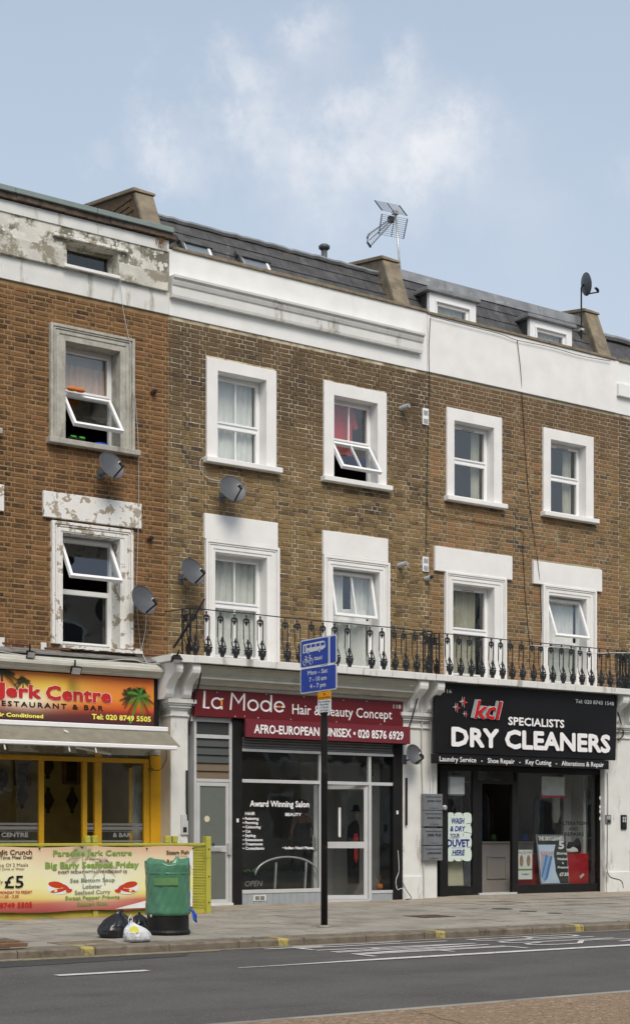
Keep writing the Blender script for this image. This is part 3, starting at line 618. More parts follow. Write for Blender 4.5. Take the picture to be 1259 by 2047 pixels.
def wall(k, zlow=Z0):
    x0, x1 = EXT[k]; bm, mm = MATB[k]; sL, sH, hh, cz, jt, dd, jag = SPEC[k]
    zs = sorted({zlow-.3, Z1+.02}|{z for h in holes[k] for z in (h[2], h[3]) if zlow-.3 < z < Z1})
    mb = MB()
    for a, b in zip(zs, zs[1:]):
        cuts = [(h[0], h[1]) for h in holes[k] if h[2] < (a+b)/2 < h[3]]
        for c, d in sub((x0, x1), cuts): mb.box(c, d, 0, .05, a, b)
    wo = part('brick_wall', mb, mm, B[k])
    proto = {}
    for kind, l in (('s', sL), ('h', sH)): proto[kind] = [brick_mesh(l, hh, dd, jag) for _ in range(5)]
    shared = {kd: [p.mesh('brick', bm) for p in proto[kd]] for kd in proto}
    allb = []; n = int((Z1-zlow)/cz)
    for r in range(n):
        z = zlow+.006+r*cz; x = x0+.004; i = r % 2; off = .056 if r % 2 else 0
        if off: x -= off
        cuts = [(c[0], c[1]) for c in covers[k] if c[2] < z+hh*.7 and c[3] > z+hh*.3]
        while x < x1:
            kd = 's' if i % 2 == 0 else 'h'; l = sL if kd == 's' else sH
            seg = sub((max(x, x0+.003), min(x+l, x1-.003)), cuts) if x+l > x0+.01 and x < x1-.01 else []
            for a, b in seg:
                if b-a > .02: allb.append((a, b, z+random.uniform(-.002, .002), kd if b-a > l-.002 else None))
            x += l+jt; i += 1
    of = OFF[B[k].name]
    def vis(b):
        x, z = (b[0]+b[1])/2, b[2]; d = Vector((x-CAM[0], -CAM[1], 0)); dep = d.x*FX+d.y*FY; u = 629.5+3100*(d.x*RX+d.y*RY)/dep
        return 5 < u < 1250
    cand = sorted([b for b in allb if b[3] and vis(b)], key=lambda b: (b[0]-CAM[0])**2+CAM[1]**2+(b[2]-CAM[2])**2)[:290]
    ids = set(map(id, cand))
    for b in cand:
        o = link('brick', random.choice(shared[b[3]]), wo); o.location = (b[0]-of[0], random.uniform(-.002, .002), b[2]-of[2])
    mb = MB()
    for b in allb:
        if id(b) in ids: continue
        l = b[1]-b[0]; y = random.uniform(-.003, .002); q = brick_mesh(l, hh, dd, jag)
        mb.add([(v[0]+b[0], v[1]+y, v[2]+b[2]) for v in q.v], q.f)
    part('brickwork', mb, bm, wo, kind='stuff')
covers['L'].append((PXx(125, 0), PXx(262, 0), 3.8, 3.98))
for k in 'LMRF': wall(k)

# ---- parapets
def band(b, x0, x1, z0, z1, y0, m, name='parapet', bevel=.004, y1=.3): return part(name, MB().box(x0, x1, y0, y1, z0, z1), m, B[b], bevel=bevel)
band('M', 0.004, 5.20, Z1, 10.33, -.02, 'white'); band('R', 5.205, 9.86, Z1, 10.30, -.035, 'whiteB'); band('F', 9.865, 13.2, Z1, 10.30, -.02, 'white')
band('F', 9.90, 13.2, 9.62, 9.86, -.09, 'white', 'moulding')
# moulding of the middle parapet: stepped profile run along, with a raking break at its ends
prof = [(-.02,9.56),(-.10,9.56),(-.11,9.60),(-.11,9.73),(-.13,9.75),(-.15,9.80),(-.145,9.83),(-.185,9.85),(-.19,9.885),(-.02,9.90)]
part('moulding', MB().yz(prof, .006, 5.03), 'oldwhite', B['M'])
prof2 = [(-.03,9.27),(-.07,9.27),(-.07,9.262),(-.03,9.262)]
def coping(b, x0, x1, z, y0, y1, n, m='coping', h=.05):
    dx = (x1-x0)/n
    for i in range(n): part('coping_stone', MB().box(x0+i*dx+.003, x0+(i+1)*dx-.003, y0, y1, z, z+h+random.uniform(-.004, .004)), m, B[b], bevel=.006)
coping('M', .05, 5.20, 10.331, -.05, .26, 9); coping('R', 5.2, 9.86, 10.301, -.06, .26, 8); coping('F', 9.95, 13.2, 10.301, -.05, .26, 5)
# left building: peeling attic storey
a0, a1, az0, az1 = PXx(132.7, -.05), PXx(237, -.05), 9.69, 10.075
def holed(mb, x0, x1, z0, z1, y0, y1):
    if z1 <= az0 or z0 >= az1: mb.box(x0, x1, y0, y1, z0, z1); return
    for p, q in ((x0, a0), (a1, x1)): mb.box(p, q, y0, y1, z0, z1)
    if z0 < az0: mb.box(a0, a1, y0, y1, z0, az0)
    if z1 > az1: mb.box(a0, a1, y0, y1, az1, z1)
mb = MB(); mb.box(-5.3, -.004, -.03, .3, Z1, 9.635); part('parapet_band', mb, 'oldwhite', B['L'], bevel=.004)
mb = MB(); holed(mb, -5.3, -.05, 9.635, 9.91, -.085, .3); part('string_course', mb, 'stain', B['L'], bevel=.006)
mb = MB(); holed(mb, -5.3, -.02, 9.91, 10.26, -.04, .3); part('attic_wall', mb, mat('blotched_render', (.58,.57,.51), .9, .15, 3, .5, 40, dirt=(.17,.165,.125), dscale=3.6, dth=.47, dsoft=.09, spots=((.66,.65,.61), 16, .60)), B['L'])
mb = MB(); mb.box(-5.3, -.02, -.06, .3, 10.262, 10.44); part('parapet_band', mb, 'oldwhite', B['L'], bevel=.004)
mb = MB(); mb.box(PXx(110, -.1), PXx(257, -.1), -.10, -.04, 10.085, 10.125); part('hood_mould', mb, 'peel', B['L'], bevel=.004)
mb = MB(); mb.box(PXx(129, -.1), PXx(240, -.1), -.12, .2, az0-.05, az0-.002); part('attic_sill', mb, 'whiteB', B['L'], bevel=.004)
mb = MB()
for i in range(14):
    x = -5.3+i*.385; mb.box(x, x+.38, -.11-random.uniform(0, .015), .2, 10.45+random.uniform(0, .01), 10.535)
part('rotten_fascia', mb, 'rot', B['L'])
for i in range(4): part('roof_edging', MB().box(-5.3+i*1.33, -5.3+(i+1)*1.33-.006, -.16, .3, 10.54, 10.62), mat('grey_green_edging', (.20,.25,.24), .6, .1, 4), B['L'], bevel=.006)
fr = part('attic_window', MB().box(a0, a0+.04, .16, .22, az0, az1).box(a1-.06, a1, .16, .22, az0, az1).box(a0+.04, a1-.06, .16, .22, az0, az0+.04).box(a0+.04, a1-.06, .16, .22, az1-.05, az1), 'stain', B['L'])
part('pane', MB().box(a0+.04, a1-.06, .19, .197, az0+.04, az1-.05), 'glassd', fr)
part('attic_reveal', MB().box(a0-.2, a1+.2, .301, 1.5, az0-.2, az1+.1, skip='f').box(a0, a1, .22, .3, az1-.001, az1+.02), 'roomdark', B['L'])
# roofs
def mansard(b, x0, x1, zb, zt, y0, y1, sw, rows, gaps=()):
    n = Vector((0, y1-y0, zt-zb)); Ls = n.length; n.normalize(); out = Vector((0, -n.z, n.y))
    part('roof_deck', MB().add([(x0,y0,zb-.4),(x1,y0,zb-.4),(x1,y0,zb),(x0,y0,zb),(x1,y1,zt),(x0,y1,zt),(x0,y1+5,zt+.1),(x1,y1+5,zt+.1)], [(0,1,2,3),(3,2,4,5),(5,4,7,6)]), 'slate', B[b])
    h = Ls/rows; cnt = int((x1-x0)/sw); sh = {}
    mes = []
    for k in range(4):
        q = MB(); e = random.uniform(-.004, .004); t = .008
        pts = [(0.002, 0), (sw-.004, 0+e), (sw-.004, h+.03), (.002, h+.03)]
        a = [Vector((p, 0, 0))+n*s_+out*(.02 if s_ < .01 else .006) for p, s_ in pts]; bb = [v+out*t for v in a]
        q.hexa(bb, a); mes.append(q.mesh('slate', 'slate'))
    for r in range(rows):
        for i in range(-1, cnt+1):
            x = x0+i*sw+(sw/2 if r % 2 else 0)
            if x < x0-.01 or x+sw > x1+.06: continue
            z = zb+n.z*h*r; y = y0+n.y*h*r
            if any(g[0] < x+sw*.5 < g[1] and g[2] < z+h*.5 < g[3] for g in gaps): continue
            o = link('slate', random.choice(mes), B[b]); of = OFF[B[b].name]; o.location = (x-of[0], y-of[1], z-of[2])
v1 = (PXx(366, .55), PXx(418, .55)); v2 = (PXx(484, .55), PXx(534, .55))
mansard('M', .16, 5.02, 10.28, 11.17, .34, .9, .30, 4); mansard('R', 5.1, 9.95, 10.28, 11.22, .34, .85, .26, 4)
def ridge(b, x0, x1, z, y, m, r=.05):
    mb = MB(); vs = []
    n = int((x1-x0)/.12); pts = [(x0+(x1-x0)*i/n, y+random.uniform(-.008, .008), z+random.uniform(-.008, .012)) for i in range(n+1)]
    mb.tube(pts, r, 6); part('ridge_flashing', mb, m, B[b])
ridge('M', .2, 4.8, 11.20, .87, 'lead', .045)
part('ridge_flashing', MB().yz([(.80, 11.2), (.86, 11.36), (1.2, 11.37), (1.2, 11.2)], 5.1, 9.85), 'slate', B['R'])
for i in range(4): part('lead_sheet', MB().yz([(.785, 11.18), (.845, 11.375), (1.1, 11.385), (1.1, 11.37), (.86, 11.36), (.80, 11.175)], 5.12+i*1.18, 5.12+(i+1)*1.18-.008), 'lead', B['R'])
part('roof_deck', MB().yz([(.2, 10.25), (.9, 11.2), (4, 11.3), (4, 10.2)], 10.05, 13.2), 'slate', B['F']); ridge('F', 10.1, 13.2, 11.05, .72, 'lead', .06)
part('roof_deck', MB().box(-5.3, -.3, .3, 4, 10.3, 10.56), 'slate', B['L'])
def velux(u0, u1, vt, vb, y0):   # roof window on the middle mansard
    x0, x1 = PXx(u0, .58), PXx(u1, .58); n = Vector((0, .56, .89)).normalized(); out = Vector((0, -n.z, n.y))
    def pt(x, s, o): return Vector((x, .36, 10.30))+n*s+out*o
    s0, s1 = .02, .46; mb = MB()
    def slab(x0_, x1_, a, b_, o0, o1): mb.hexa([pt(x0_,a,o1), pt(x1_,a,o1), pt(x1_,b_,o1), pt(x0_,b_,o1)], [pt(x0_,a,o0), pt(x1_,a,o0), pt(x1_,b_,o0), pt(x0_,b_,o0)])
    slab(x0, x0+.05, s0, s1, .0, .12); slab(x1-.03, x1, s0, s1, .0, .08); slab(x0-.02, x1+.02, s1, s1+.10, .0, .11)
    o = part('roof_window', mb, 'slate', B['M'], bevel=.004)
    mb = MB(); slab(x0+.05, x0+.09, s0, s1, .02, .085); slab(x1-.075, x1-.03, s0, s1, .02, .085); part('frame', mb, 'upvc', o)
    mb = MB(); slab(x0+.09, x1-.075, s0, s1, .05, .07); part('pane', mb, flat('painted_sky_glass', (.16,.19,.22), .12, 1.0), o)  # opaque pane: grey-blue of the reflected sky is painted into its colour
velux(356, 420, 0, 0, 0); velux(472, 536, 0, 0, 0)
# party walls that stand up between the roofs
def party(b, u_bl, u_br, x0, x1, zt, yt, zb, yb, m, brick=False, back=3.2):
    q = MB().yz([(yb, zb), (yt, zt), (back, zt+.42), (back, zb)], x0, x1); o = part('party_wall', q, 'conc' if not brick else 'brickM', B[b])
    part('render_face', MB().hexa([(x0-.01, yb-.02, zb), (x1+.01, yb-.02, zb), (x1+.01, yt-.02, zt), (x0-.01, yt-.02, zt)], [(x0-.01, yb+.06, zb), (x1+.01, yb+.06, zb), (x1+.01, yt+.06, zt), (x0-.01, yt+.06, zt)]), 'conc', o, bevel=.01)
    part('capping', MB().hexa([(x0-.04, yt-.05, zt), (x1+.04, yt-.05, zt), (x1+.04, yt-.03, zt+.05), (x0-.04, yt-.03, zt+.07)], [(x0-.04, back, zt+.42), (x1+.04, back, zt+.42), (x1+.04, back, zt+.47), (x0-.04, back, zt+.49)]), 'coping', o, bevel=.01)
    if brick:
        mb = MB()
        for r in range(9):
            for c in range(8):
                y = yb+.1+c*.23+(.11 if r % 2 else 0)+.03*r; z = 10.62+r*.1
                if z < zt+.1+(y-yt)*.18-.1 and y > yb+(z-zb)*(yt-yb)/(zt-zb)+.07: mb.box(x0-.018, x0, y, y+.21, z, z+.075)
        part('brickwork', mb, 'brickM', o, kind='stuff')
party('L', 0, 0, -.12, .20, 11.50, .88, 10.5, .40, 'conc', True)
party('M', 0, 0, 4.78, 5.11, 11.40, .72, 10.38, .30, 'conc')
party('R', 0, 0, 9.80, 10.14, 11.44, .74, 10.36, .30, 'conc')
# dormers
for (u0, u1, v0) in ((858, 951, 583), (1059, 1142.5, 636)):
    y = .30; x0, x1 = PXx(u0, y), PXx(u1, y); zt = Pz(u0, v0, y); zb = 10.2
    i0, i1 = x0+.15, x1-.17; z2 = zt-.15; z1_ = 10.34
    mb = MB().box(x0, i0, y, y+.08, zb, zt).box(i1, x1, y, y+.08, zb, zt).box(i0, i1, y, y+.08, z2, zt).box(i0, i1, y, y+.08, zb, z1_)
    mb.box(x0+.045, x0+.05, y-.006, y, zb, zt)
    d = part('dormer', mb, 'upvc', B['R'], bevel=.004)
    q = MB(); ring(q, i0-.03, i1+.03, z1_-.03, z2+.03, .03, .03, y-.025, y, True); ring(q, i0, i1, z1_, z2, .055, .055, y+.02, y+.07, True); part('frame', q, 'upvc', d, bevel=.003)
    part('pane', MB().box(i0+.055, i1-.055, y+.04, y+.048, z1_+.055, z2-.055), 'glass', d)
    part('cheek', MB().box(x0+.002, x0+.03, y+.081, 1.0, zb, zt-.002), 'slate', d); part('cheek', MB().box(x1-.03, x1-.002, y+.081, 1.0, zb, zt-.002), 'slate', d)
    part('dormer_roof', MB().box(x0-.10, x1+.06, y-.07, 1.3, zt+.002, zt+.075), 'lead', d, bevel=.01)
    part('dormer_room', MB().box(x0+.031, x1-.031, y+.1, 1.1, zb, zt-.004, skip='f'), 'roomgrey', d)
    curtain(i0+.05, i1-.05, z1_-.05, z2, y+.13, 'curtW', 'white net curtain in the '+('left' if u0 < 900 else 'right')+' dormer window', 9, .012)
# flue pipe through the middle roof
t = thing('flue_pipe', 'grey round flue pipe with cap standing on the slate roof', 'flue', (4.125, 1.6, 11.2))
part('pipe', MB().lathe((4.125,1.6,11.1), [(.055,0),(.055,.62)], 16), 'greydish', t, smooth=True)
part('cap', MB().lathe((4.125,1.6,11.70), [(.06,0),(.10,.03),(.105,.07),(.07,.10),(.02,.11)], 18), 'greydish', t, smooth=True)

# ------------------------------------------------------------------ shop level masonry
# floor slab of the balconies
SY = -.77
def slab(b, x0, x1, zt=3.87):
    n = int((x1-x0)/.45); dx = (x1-x0)/n
    o = part('balcony_slab', MB().box(x0, x1, SY+.04, 0, zt-.10, zt-.004), 'white', B[b])
    for i in range(n): part('edge_stone', MB().box(x0+i*dx+.002, x0+(i+1)*dx-.002, SY+random.uniform(-.006, .006), SY+.045, zt-.115+random.uniform(-.004, .003), zt+random.uniform(-.004, .004)), 'oldwhite', o, bevel=.008)
slab('M', -.38, 4.80); slab('R', 4.805, 9.95, 3.868); slab('F', 9.955, 13.2)
part('frieze', MB().box(.15, 4.5, -.25, 0, 2.9, 3.76), 'oldwhite', B['M'])
prof = [(0,3.75),(-.66,3.75),(-.66,3.70),(-.62,3.68),(-.56,3.62),(-.55,3.58),(-.58,3.575),(-.58,3.55),(-.50,3.52),(-.46,3.47),(-.40,3.46),(-.40,3.42),(-.34,3.40),(-.32,3.36),(0,3.36)]
part('cornice', MB().yz([(a, z-.004) for a, z in prof], .18, 4.47), 'cornice', B['M'])
mb = MB()
for i in range(110): x = .2+i*.0388; mb.box(x, x+.022, -.418, -.402, 3.43, 3.455)
part('dentils', mb, 'cornice', B['M'])
# brackets: an S-shaped scroll under the slab
S = [(0,3.75),(-.70,3.75),(-.72,3.71),(-.72,3.66),(-.70,3.60),(-.64,3.55),(-.55,3.50),(-.48,3.43),(-.45,3.36),(-.44,3.29),(-.40,3.24),(-.33,3.22),(0,3.22)]
def bracket(b, x0, x1): part('scroll_bracket', MB().yz([(y, z+.003) for y, z in S], x0, x1), 'white', B[b], bevel=.008)
def pilaster(b, x0, x1, cap=True, ym=-.3, base=0, side='cream', xs=None):
    part('pilaster', MB().box(x0, x1, ym, .2, base-.1, 3.13), 'oldwhite', B[b], bevel=.006)
    if side: part('pilaster_side', MB().box(x0-.006, x0, ym+.006, .2, base-.1, 3.12), side, B[b])
    for (a, z0, z1_) in ((.03,2.96,2.985),(.02,3.06,3.09),(.05,3.09,3.13),(.075,3.131,3.16),(.10,3.161,3.225)): part('capital_moulding', MB().box(x0-a, x1+a, ym-a, .1, z0, z1_), 'oldwhite', B[b], bevel=.004)
    part('bracket_back', MB().box(x0-.02, x1+.02, ym-.02, 0, 3.226, 3.745), 'oldwhite', B[b])
pilaster('M', -.12, .18)
bracket('M', -.30, -.15); bracket('M', .02, .16)
pilaster('R', 4.44, 5.20, side=None, base=0); bracket('M', 4.48, 4.66); bracket('R', 4.87, 5.02)
part('plinth', MB().box(4.42, 4.86, -.34, -.3, -.02, .41), 'oldwhite', B['R'], bevel=.012)
pilaster('R', 9.30, 9.98, side=None, base=.05); bracket('R', 9.36, 9.52); bracket('F', 9.80, 9.94)
part('plinth', MB().box(9.32, 9.95, -.345, -.3, .0, .42), 'oldwhite', B['R'], bevel=.012)
# wall body behind the shop fronts above the windows
part('bressummer', MB().box(-5.3, -.13, .02, .3, 2.35, 3.86), 'stain', B['L'])
part('bressummer', MB().box(.2, 4.43, -.02, .3, 2.35, 3.7), 'roomdark', B['M'])
part('bressummer', MB().box(5.205, 9.29, -.30, .3, 2.37, 3.7), 'black', B['R'])
# left cornice above the restaurant
prof = [(0,3.86),(-.10,3.84),(-.36,3.70),(-.42,3.66),(-.42,3.62),(-.36,3.58),(-.35,3.55),(-.30,3.53),(0,3.53)]
part('cornice', MB().yz(prof, -5.3, -.31), 'cornice', B['L'])
mb = MB()
for i in range(26): x = -5.2+i*.19; mb.hexa([(x, -.30, 3.80-.0), (x+.19, -.30, 3.80+random.uniform(-.01,.01)), (x+.19, 0, 3.89), (x, 0, 3.89)], [(x, -.30, 3.775), (x+.19, -.30, 3.775), (x+.19, 0, 3.86), (x, 0, 3.86)])
part('lead_apron', mb, mat('weathered_lead', (.17,.165,.15), .8, .3, 5, .4, 30, dirt=(.36,.34,.30), dscale=7, dth=.58), B['L'])
mb = MB()
for i in range(18):
    x = a0-.1+i*.075; d = random.uniform(0, .03); mb.box(x, x+.073, -.16+d, .2, 3.915-i*.0002+random.uniform(-.012, .006), 3.955)
part('crumbling_sill', mb, 'peel', wl1)

# ------------------------------------------------------------------ restaurant (left)
x0, x1 = -5.3, PXx(308, -.25)
zt, zb = 3.515, 2.80
sg = thing('restaurant_sign', 'sunset coloured restaurant sign with palm tree and red lettering above the awning', 'shop sign', (-2, -.25, 2.8))
part('sign_box', MB().box(x0, x1+.12, -.20, 0, zb-.04, zt+.02), 'black', sg)
bm_ = ramp_z('sunset_print', zb, zt, [(0,(.05,.012,.016)),(.14,(.10,.016,.018)),(.24,(.26,.03,.02)),(.34,(.60,.10,.015)),(.52,(.74,.24,.03)),(.75,(.70,.22,.035)),(1,(.58,.12,.025))],
    [(-2.1,3.26,.18,.30,(.76,.56,.07)),(-2.55,3.10,.13,.30,(.80,.78,.60))])
part('dark_top_strip', MB().box(x0, x1+.05, -.262, -.2, zt+.001, zt+.035), 'black', sg)
part('sign_face', MB().box(x0, x1, -.25, -.20, zb, zt), bm_, sg)
Yt = -.256
for body, u0, u1, vb, vt in (('J', -13, 11, 1389.5, 1364), ('erk', 12, 83, 1391.5, 1367), ('Centre', 92, 223, 1397, 1371)):
    textp(body, u0-1, u1+1, vb, vt, Yt+.002, 'signwhite', sg, bold=.020, space=1.05); textp(body, u0, u1, vb, vt, Yt-.002, 'inred', sg, bold=.0145, space=1.05)
textp('ESTAURANT & BAR', 4, 207, 1410.5, 1400.5, Yt+.003, 'inkblack', sg, bold=.004, space=1.35)
textp('ir Conditioned', 0, 87, 1431.5, 1424, Yt, 'inyellow', sg, bold=.0035)
textp('Tel: 020 8749 5505', 184, 302, 1437, 1427, Yt, 'inyellow', sg, bold=.004)
def palm(c, r, y, m, parent, n=9, seed=1, trunk=None, droop=.5, th=.003, a0_=-.3, a1_=3.5, m2=None):
    rnd = random.Random(seed); mb = MB(); mb2 = MB()
    for k in range(n):
        a = a0_+(a1_-a0_)*k/(n-1)+rnd.uniform(-.1, .1); L_ = r*rnd.uniform(.8, 1.1); pts = []
        for i in range(9):
            t = i/8; pts.append((c[0]+math.cos(a)*L_*t, c[1]+math.sin(a)*L_*t-droop*L_*t*t))
        tgt = mb if (k % 2 == 0 or not m2) else mb2
        for i in range(24):
            t = (i+1)/25; k0 = min(7, int(t*8)); f = t*8-k0; (xa, za), (xb, zb_) = pts[k0], pts[k0+1]; px0, pz0 = xa+(xb-xa)*f, za+(zb_-za)*f
            dx, dz = xb-xa, zb_-za; l = math.hypot(dx, dz); dx, dz = dx/l, dz/l; ll = r*.34*math.sin(PI*min(1, t*.85+.15))**.7; w2 = r*.016
            for s_ in (1, -1):
                ex, ez = dx*.75-dz*.6*s_, dz*.75+dx*.6*s_-.45; e = math.hypot(ex, ez); ex, ez = ex/e*ll, ez/e*ll
                q = [(px0-dx*w2, pz0-dz*w2), (px0+dx*w2, pz0+dz*w2), (px0+ex, pz0+ez)]
                tgt.xz(q, y-.0005*k, y-.0005*k-.0004)
        for i in range(8): tgt.xz([(pts[i][0], pts[i][1]-r*.012), (pts[i+1][0], pts[i+1][1]-r*.01), (pts[i+1][0], pts[i+1][1]+r*.01), (pts[i][0], pts[i][1]+r*.012)], y-.0005*k-.0001, y-.0005*k-.0005)
    if trunk:
        (tx, tz) = trunk; wd = r*.05
        mb.xz([(c[0]-wd, c[1]), (tx-wd*1.3, tz), (tx+wd*1.3, tz), (c[0]+wd, c[1])], y, y-.001)
    part('palm_print', mb, m, parent)
    if m2: part('palm_print', mb2, m2, parent)
c = P(279, 1392, Yt); palm(c, .26, Yt+.002, 'palmg', sg, 13, 3, (c[0]-.16, zb+.02), .5, a0_=-1.2, a1_=4.2, m2='palmd')
c = P(262, 1393, Yt); palm(c, .2, Yt+.001, 'palmd', sg, 7, 5, None, .35, a0_=1.2, a1_=4)
c = P(5, 1345, Yt); palm(c, .28, Yt+.002, 'palmd', sg, 9, 8, (c[0], zb+.3), .6); c = P(47, 1362, Yt); palm(c, .16, Yt+.002, 'palmd', sg, 8, 9, (c[0], zb+.4), .6)
# awning
aw = thing('awning', 'grey green canvas awning with white front bar over the restaurant', 'awning', (-2, -.4, 2.6))
xr, xr2 = PXx(336, -.42), PXx(354, -.86)
part('cassette', MB().box(-5.3, xr, -.44, -.22, 2.70, 2.775), 'upvc', aw, bevel=.01)
mb = MB(); nseg = 24
for i in range(nseg):
    xa, xb = -5.3+(xr-.02+5.3)*i/nseg, -5.3+(xr-.02+5.3)*(i+1)/nseg
    mb.hexa([(xa, -.42, 2.70), (xb, -.42, 2.70), (xb, -.84, 2.455), (xa, -.84, 2.455)], [(xa, -.42, 2.694), (xb, -.42, 2.694), (xb, -.84, 2.449), (xa, -.84, 2.449)])
part('canvas', mb, 'canvas', aw)
part('front_bar', MB().box(-5.3, xr2, -.89, -.84, 2.395, 2.46), 'upvc', aw, bevel=.012)
for u in (8, 137, 190): 
    x = PXx(u, -.85); part('folding_arm', MB().tube([(x, -.86, 2.40), (x+.02, -.86, 2.32)], .012), 'upvc', aw)
x = PXx(150, -.8); part('folding_arm', MB().tube([(x, -.84, 2.39), (x+.75, -.45, 2.33), (x+.35, -.3, 2.45)], .022), 'upvc', aw)
solo('feather', MB().xz([(PXx(128, -.6)+a, 2.63+b) for a, b in ((0,.03),(.05,.02),(.09,-.01),(.07,-.02),(.02,0))], -.59, -.583), 'paper', 'scrap of white paper lying on the awning canvas', 'litter')
# yellow shopfront
sf = part('shopfront', MB().box(PXx(297, .1), PXx(322, .1), .02, .16, -.05, 2.36), 'yellow', B['L'], label='bright yellow restaurant shopfront')
Y = .1
def bars(us, z0, z1_, y0=.06, y1=.13, name='mullion', m='yellow', par=sf):
    for u0, u1 in us: part(name, MB().box(PXx(u0, Y), PXx(u1, Y), y0, y1, z0, z1_), m, par, bevel=.006)
bars([(77, 87), (164, 173), (188, 202), (286, 297)], .02, 2.23); bars([(173, 176), (260, 267)], .02, 2.16, .12, .17); bars([(187.8, 202.2)], 2.29, 2.7)
part('transom', MB().box(-5.3, PXx(297, Y), .055, .13, 2.23, 2.30), 'yellow', sf, bevel=.006)
part('stall_riser', MB().box(-5.3, PXx(297, Y), .06, .12, -.05, .35), 'yellow', sf)
for u0, u1 in ((-140, 77), (202, 286)): part('pane', MB().box(PXx(u0, Y), PXx(u1, Y), .098, .104, .35, 2.23), 'glassd', sf)
for u0, u1 in ((-140, 188), (202, 286)): part('pane', MB().box(PXx(u0, Y), PXx(u1, Y), .098, .104, 2.30, 2.7), 'glassd', sf)
for v0, v1 in ((1645, 1649.5), (1652, 1658.5), (1661, 1662), (1680, 1684)):
    for u0, u1 in ((-100, 76), (174, 188), (203, 285)): part('frosted_stripe', MB().box(PXx(u0, .09), PXx(u1, .09), .090, .0925, Pz(77, v1, .09), Pz(77, v0, .09)), 'frost', sf)
textp('CENTRE', 3, 57, 1673, 1664.5, .089, 'grey', sf, bold=.004); textp('& BAR', 226, 262, 1673, 1665, .089, 'grey', sf, bold=.004)
part('dining_room', MB().box(-5.2, .1, .18, 2.3, -.05, 2.9, skip='f'), 'roomolive', B['L'])
for (u, v, k) in ((5, 1560, 0), (45, 1590, 1), (96, 1535, 0), (145, 1600, 1), (252, 1600, 1), (97, 1600, 1)):
    x, z = P(u, v, 2.2); s_ = .19 if k == 0 else .17; q = MB()
    if k == 0: q.lathe((0, 0, 0), [(.02,-.30),(.08,-.26),(.05,-.2),(.17,-.02),(.19,.1),(.12,.25),(.03,.3)], 14, 1, .3)
    else: q.xz([(0,-.36),(.05,-.3),(.03,-.26),(.17,0),(.03,.26),(.05,.3),(0,.36),(-.05,.3),(-.03,.26),(-.17,0),(-.03,-.26),(-.05,-.3)], -.03, .03)
    q.xform(Matrix.Translation((x, 2.2, z)) @ Matrix.Scale(.62, 4))
    lb = {5: 'urn shaped wall lamp inside the restaurant at the left edge', 45: 'dark diamond wall ornament seen through the left restaurant pane', 96: 'urn shaped wall lamp just left of the framed picture', 145: 'dark diamond wall ornament below the framed picture', 252: 'dark diamond wall ornament behind the right restaurant pane', 97: 'dark diamond wall ornament below the urn shaped lamp'}[u]
    solo('wall_ornament', q, 'lantern', lb, 'ornament', 'dark ornaments on the dining room wall')
for (u0, u1, v0, v1, lb) in ((127, 160, 1515, 1568, 'framed picture on the dining room wall between two yellow posts'), (30, 62, 1520, 1570, 'framed picture on the dining room wall behind the left pane')):
    xa, za = P(u0, v1, 2.24); xb, zb_ = PXx(u1, 2.24), Pz(u0, v0, 2.24); t = thing('picture', lb, 'picture', (xa, 2.24, za)); q = MB(); ring(q, xa, xb, za, zb_, .05, .05, 2.22, 2.28, True); part('frame', q, 'wood', t); part('print', MB().box(xa+.05, xb-.05, 2.25, 2.27, za+.05, zb_-.05), 'lantern', t)
curtain(PXx(268, .25), PXx(285, .25), .1, 2.2, .3, 'curtW', 'white net curtain at the right end of the restaurant window', 4, .02)

# lime fence with banner
FYY = -1.80
fe = thing('timber_fence', 'lime green slatted timber fence in front of the restaurant', 'fence', (-2, FYY, -.04))
fx0, fx1 = -5.4, -.52; nb = 8; bh = .115; zb0 = .03
me = {}
for sx0, sx1 in ((-5.4, -3.95), (-3.93, -2.27), (-2.25, -.99), (-.97, -.395)):
    for r in range(nb):
        z = zb0+r*bh; q = MB(); pr = []
        for k in range(5): pr += [(FYY+.02+.0, z+k*bh/5), (FYY+.008, z+k*bh/5+.006), (FYY+.008, z+(k+1)*bh/5-.007)]
        pr += [(FYY+.02, z+bh-.004), (FYY+.045, z+bh-.004), (FYY+.045, z)]
        part('slat', MB().yz(pr, sx0, sx1), 'lime', fe)
part('top_rail', MB().box(fx0, -.40, FYY-.01, FYY+.06, .955, .995), 'lime', fe, bevel=.005)
part('bottom_rail', MB().box(fx0, -.40, FYY+.01, FYY+.05, -.03, .03), 'lime', fe)
def post(x, w_, z1_, y0=FYY-.03, y1=FYY+.06): part('post', MB().box(x, x+w_, y0, y1, -.06, z1_), 'lime', fe, bevel=.006)
for u in (172, 187): 
    x = PXx(u, FYY); part('post_cap', MB().box(x, x+.08, FYY+.0, FYY+.08, .995, 1.10), 'lime', fe, bevel=.01)
for u in (332, 347): 
    x = PXx(u, FYY); part('post_cap', MB().box(x, x+.08, FYY+.0, FYY+.08, .995, 1.10), 'lime', fe, bevel=.01)
post(PXx(186, FYY), .08, .96, FYY-.02, FYY+.0); post(-.395, .085, 1.09, FYY-.02, FYY+.09)
for z in (.12, .5, .9): part('bolt', MB().lathe((-.35, FYY-.022, z), [(.012,0),(.012,.01)], 8), 'black', fe)
part('return_boards', MB().box(-.36, -.32, FYY+.09, -.45, 0, .95), 'lime', fe)
mb = MB()
q0 = thing('brick_edging', 'low course of orange bricks at the foot of the lime fence', 'brick edging', (-3, FYY, -.04))
for i in range(22):
    x = -5.3+i*.222; part('brick', MB().box(x, x+.212, FYY-.10, FYY+.1, -.09, -.028+random.uniform(-.004,.004)), 'brickO' if random.random() < .7 else 'flag', q0, bevel=.004)
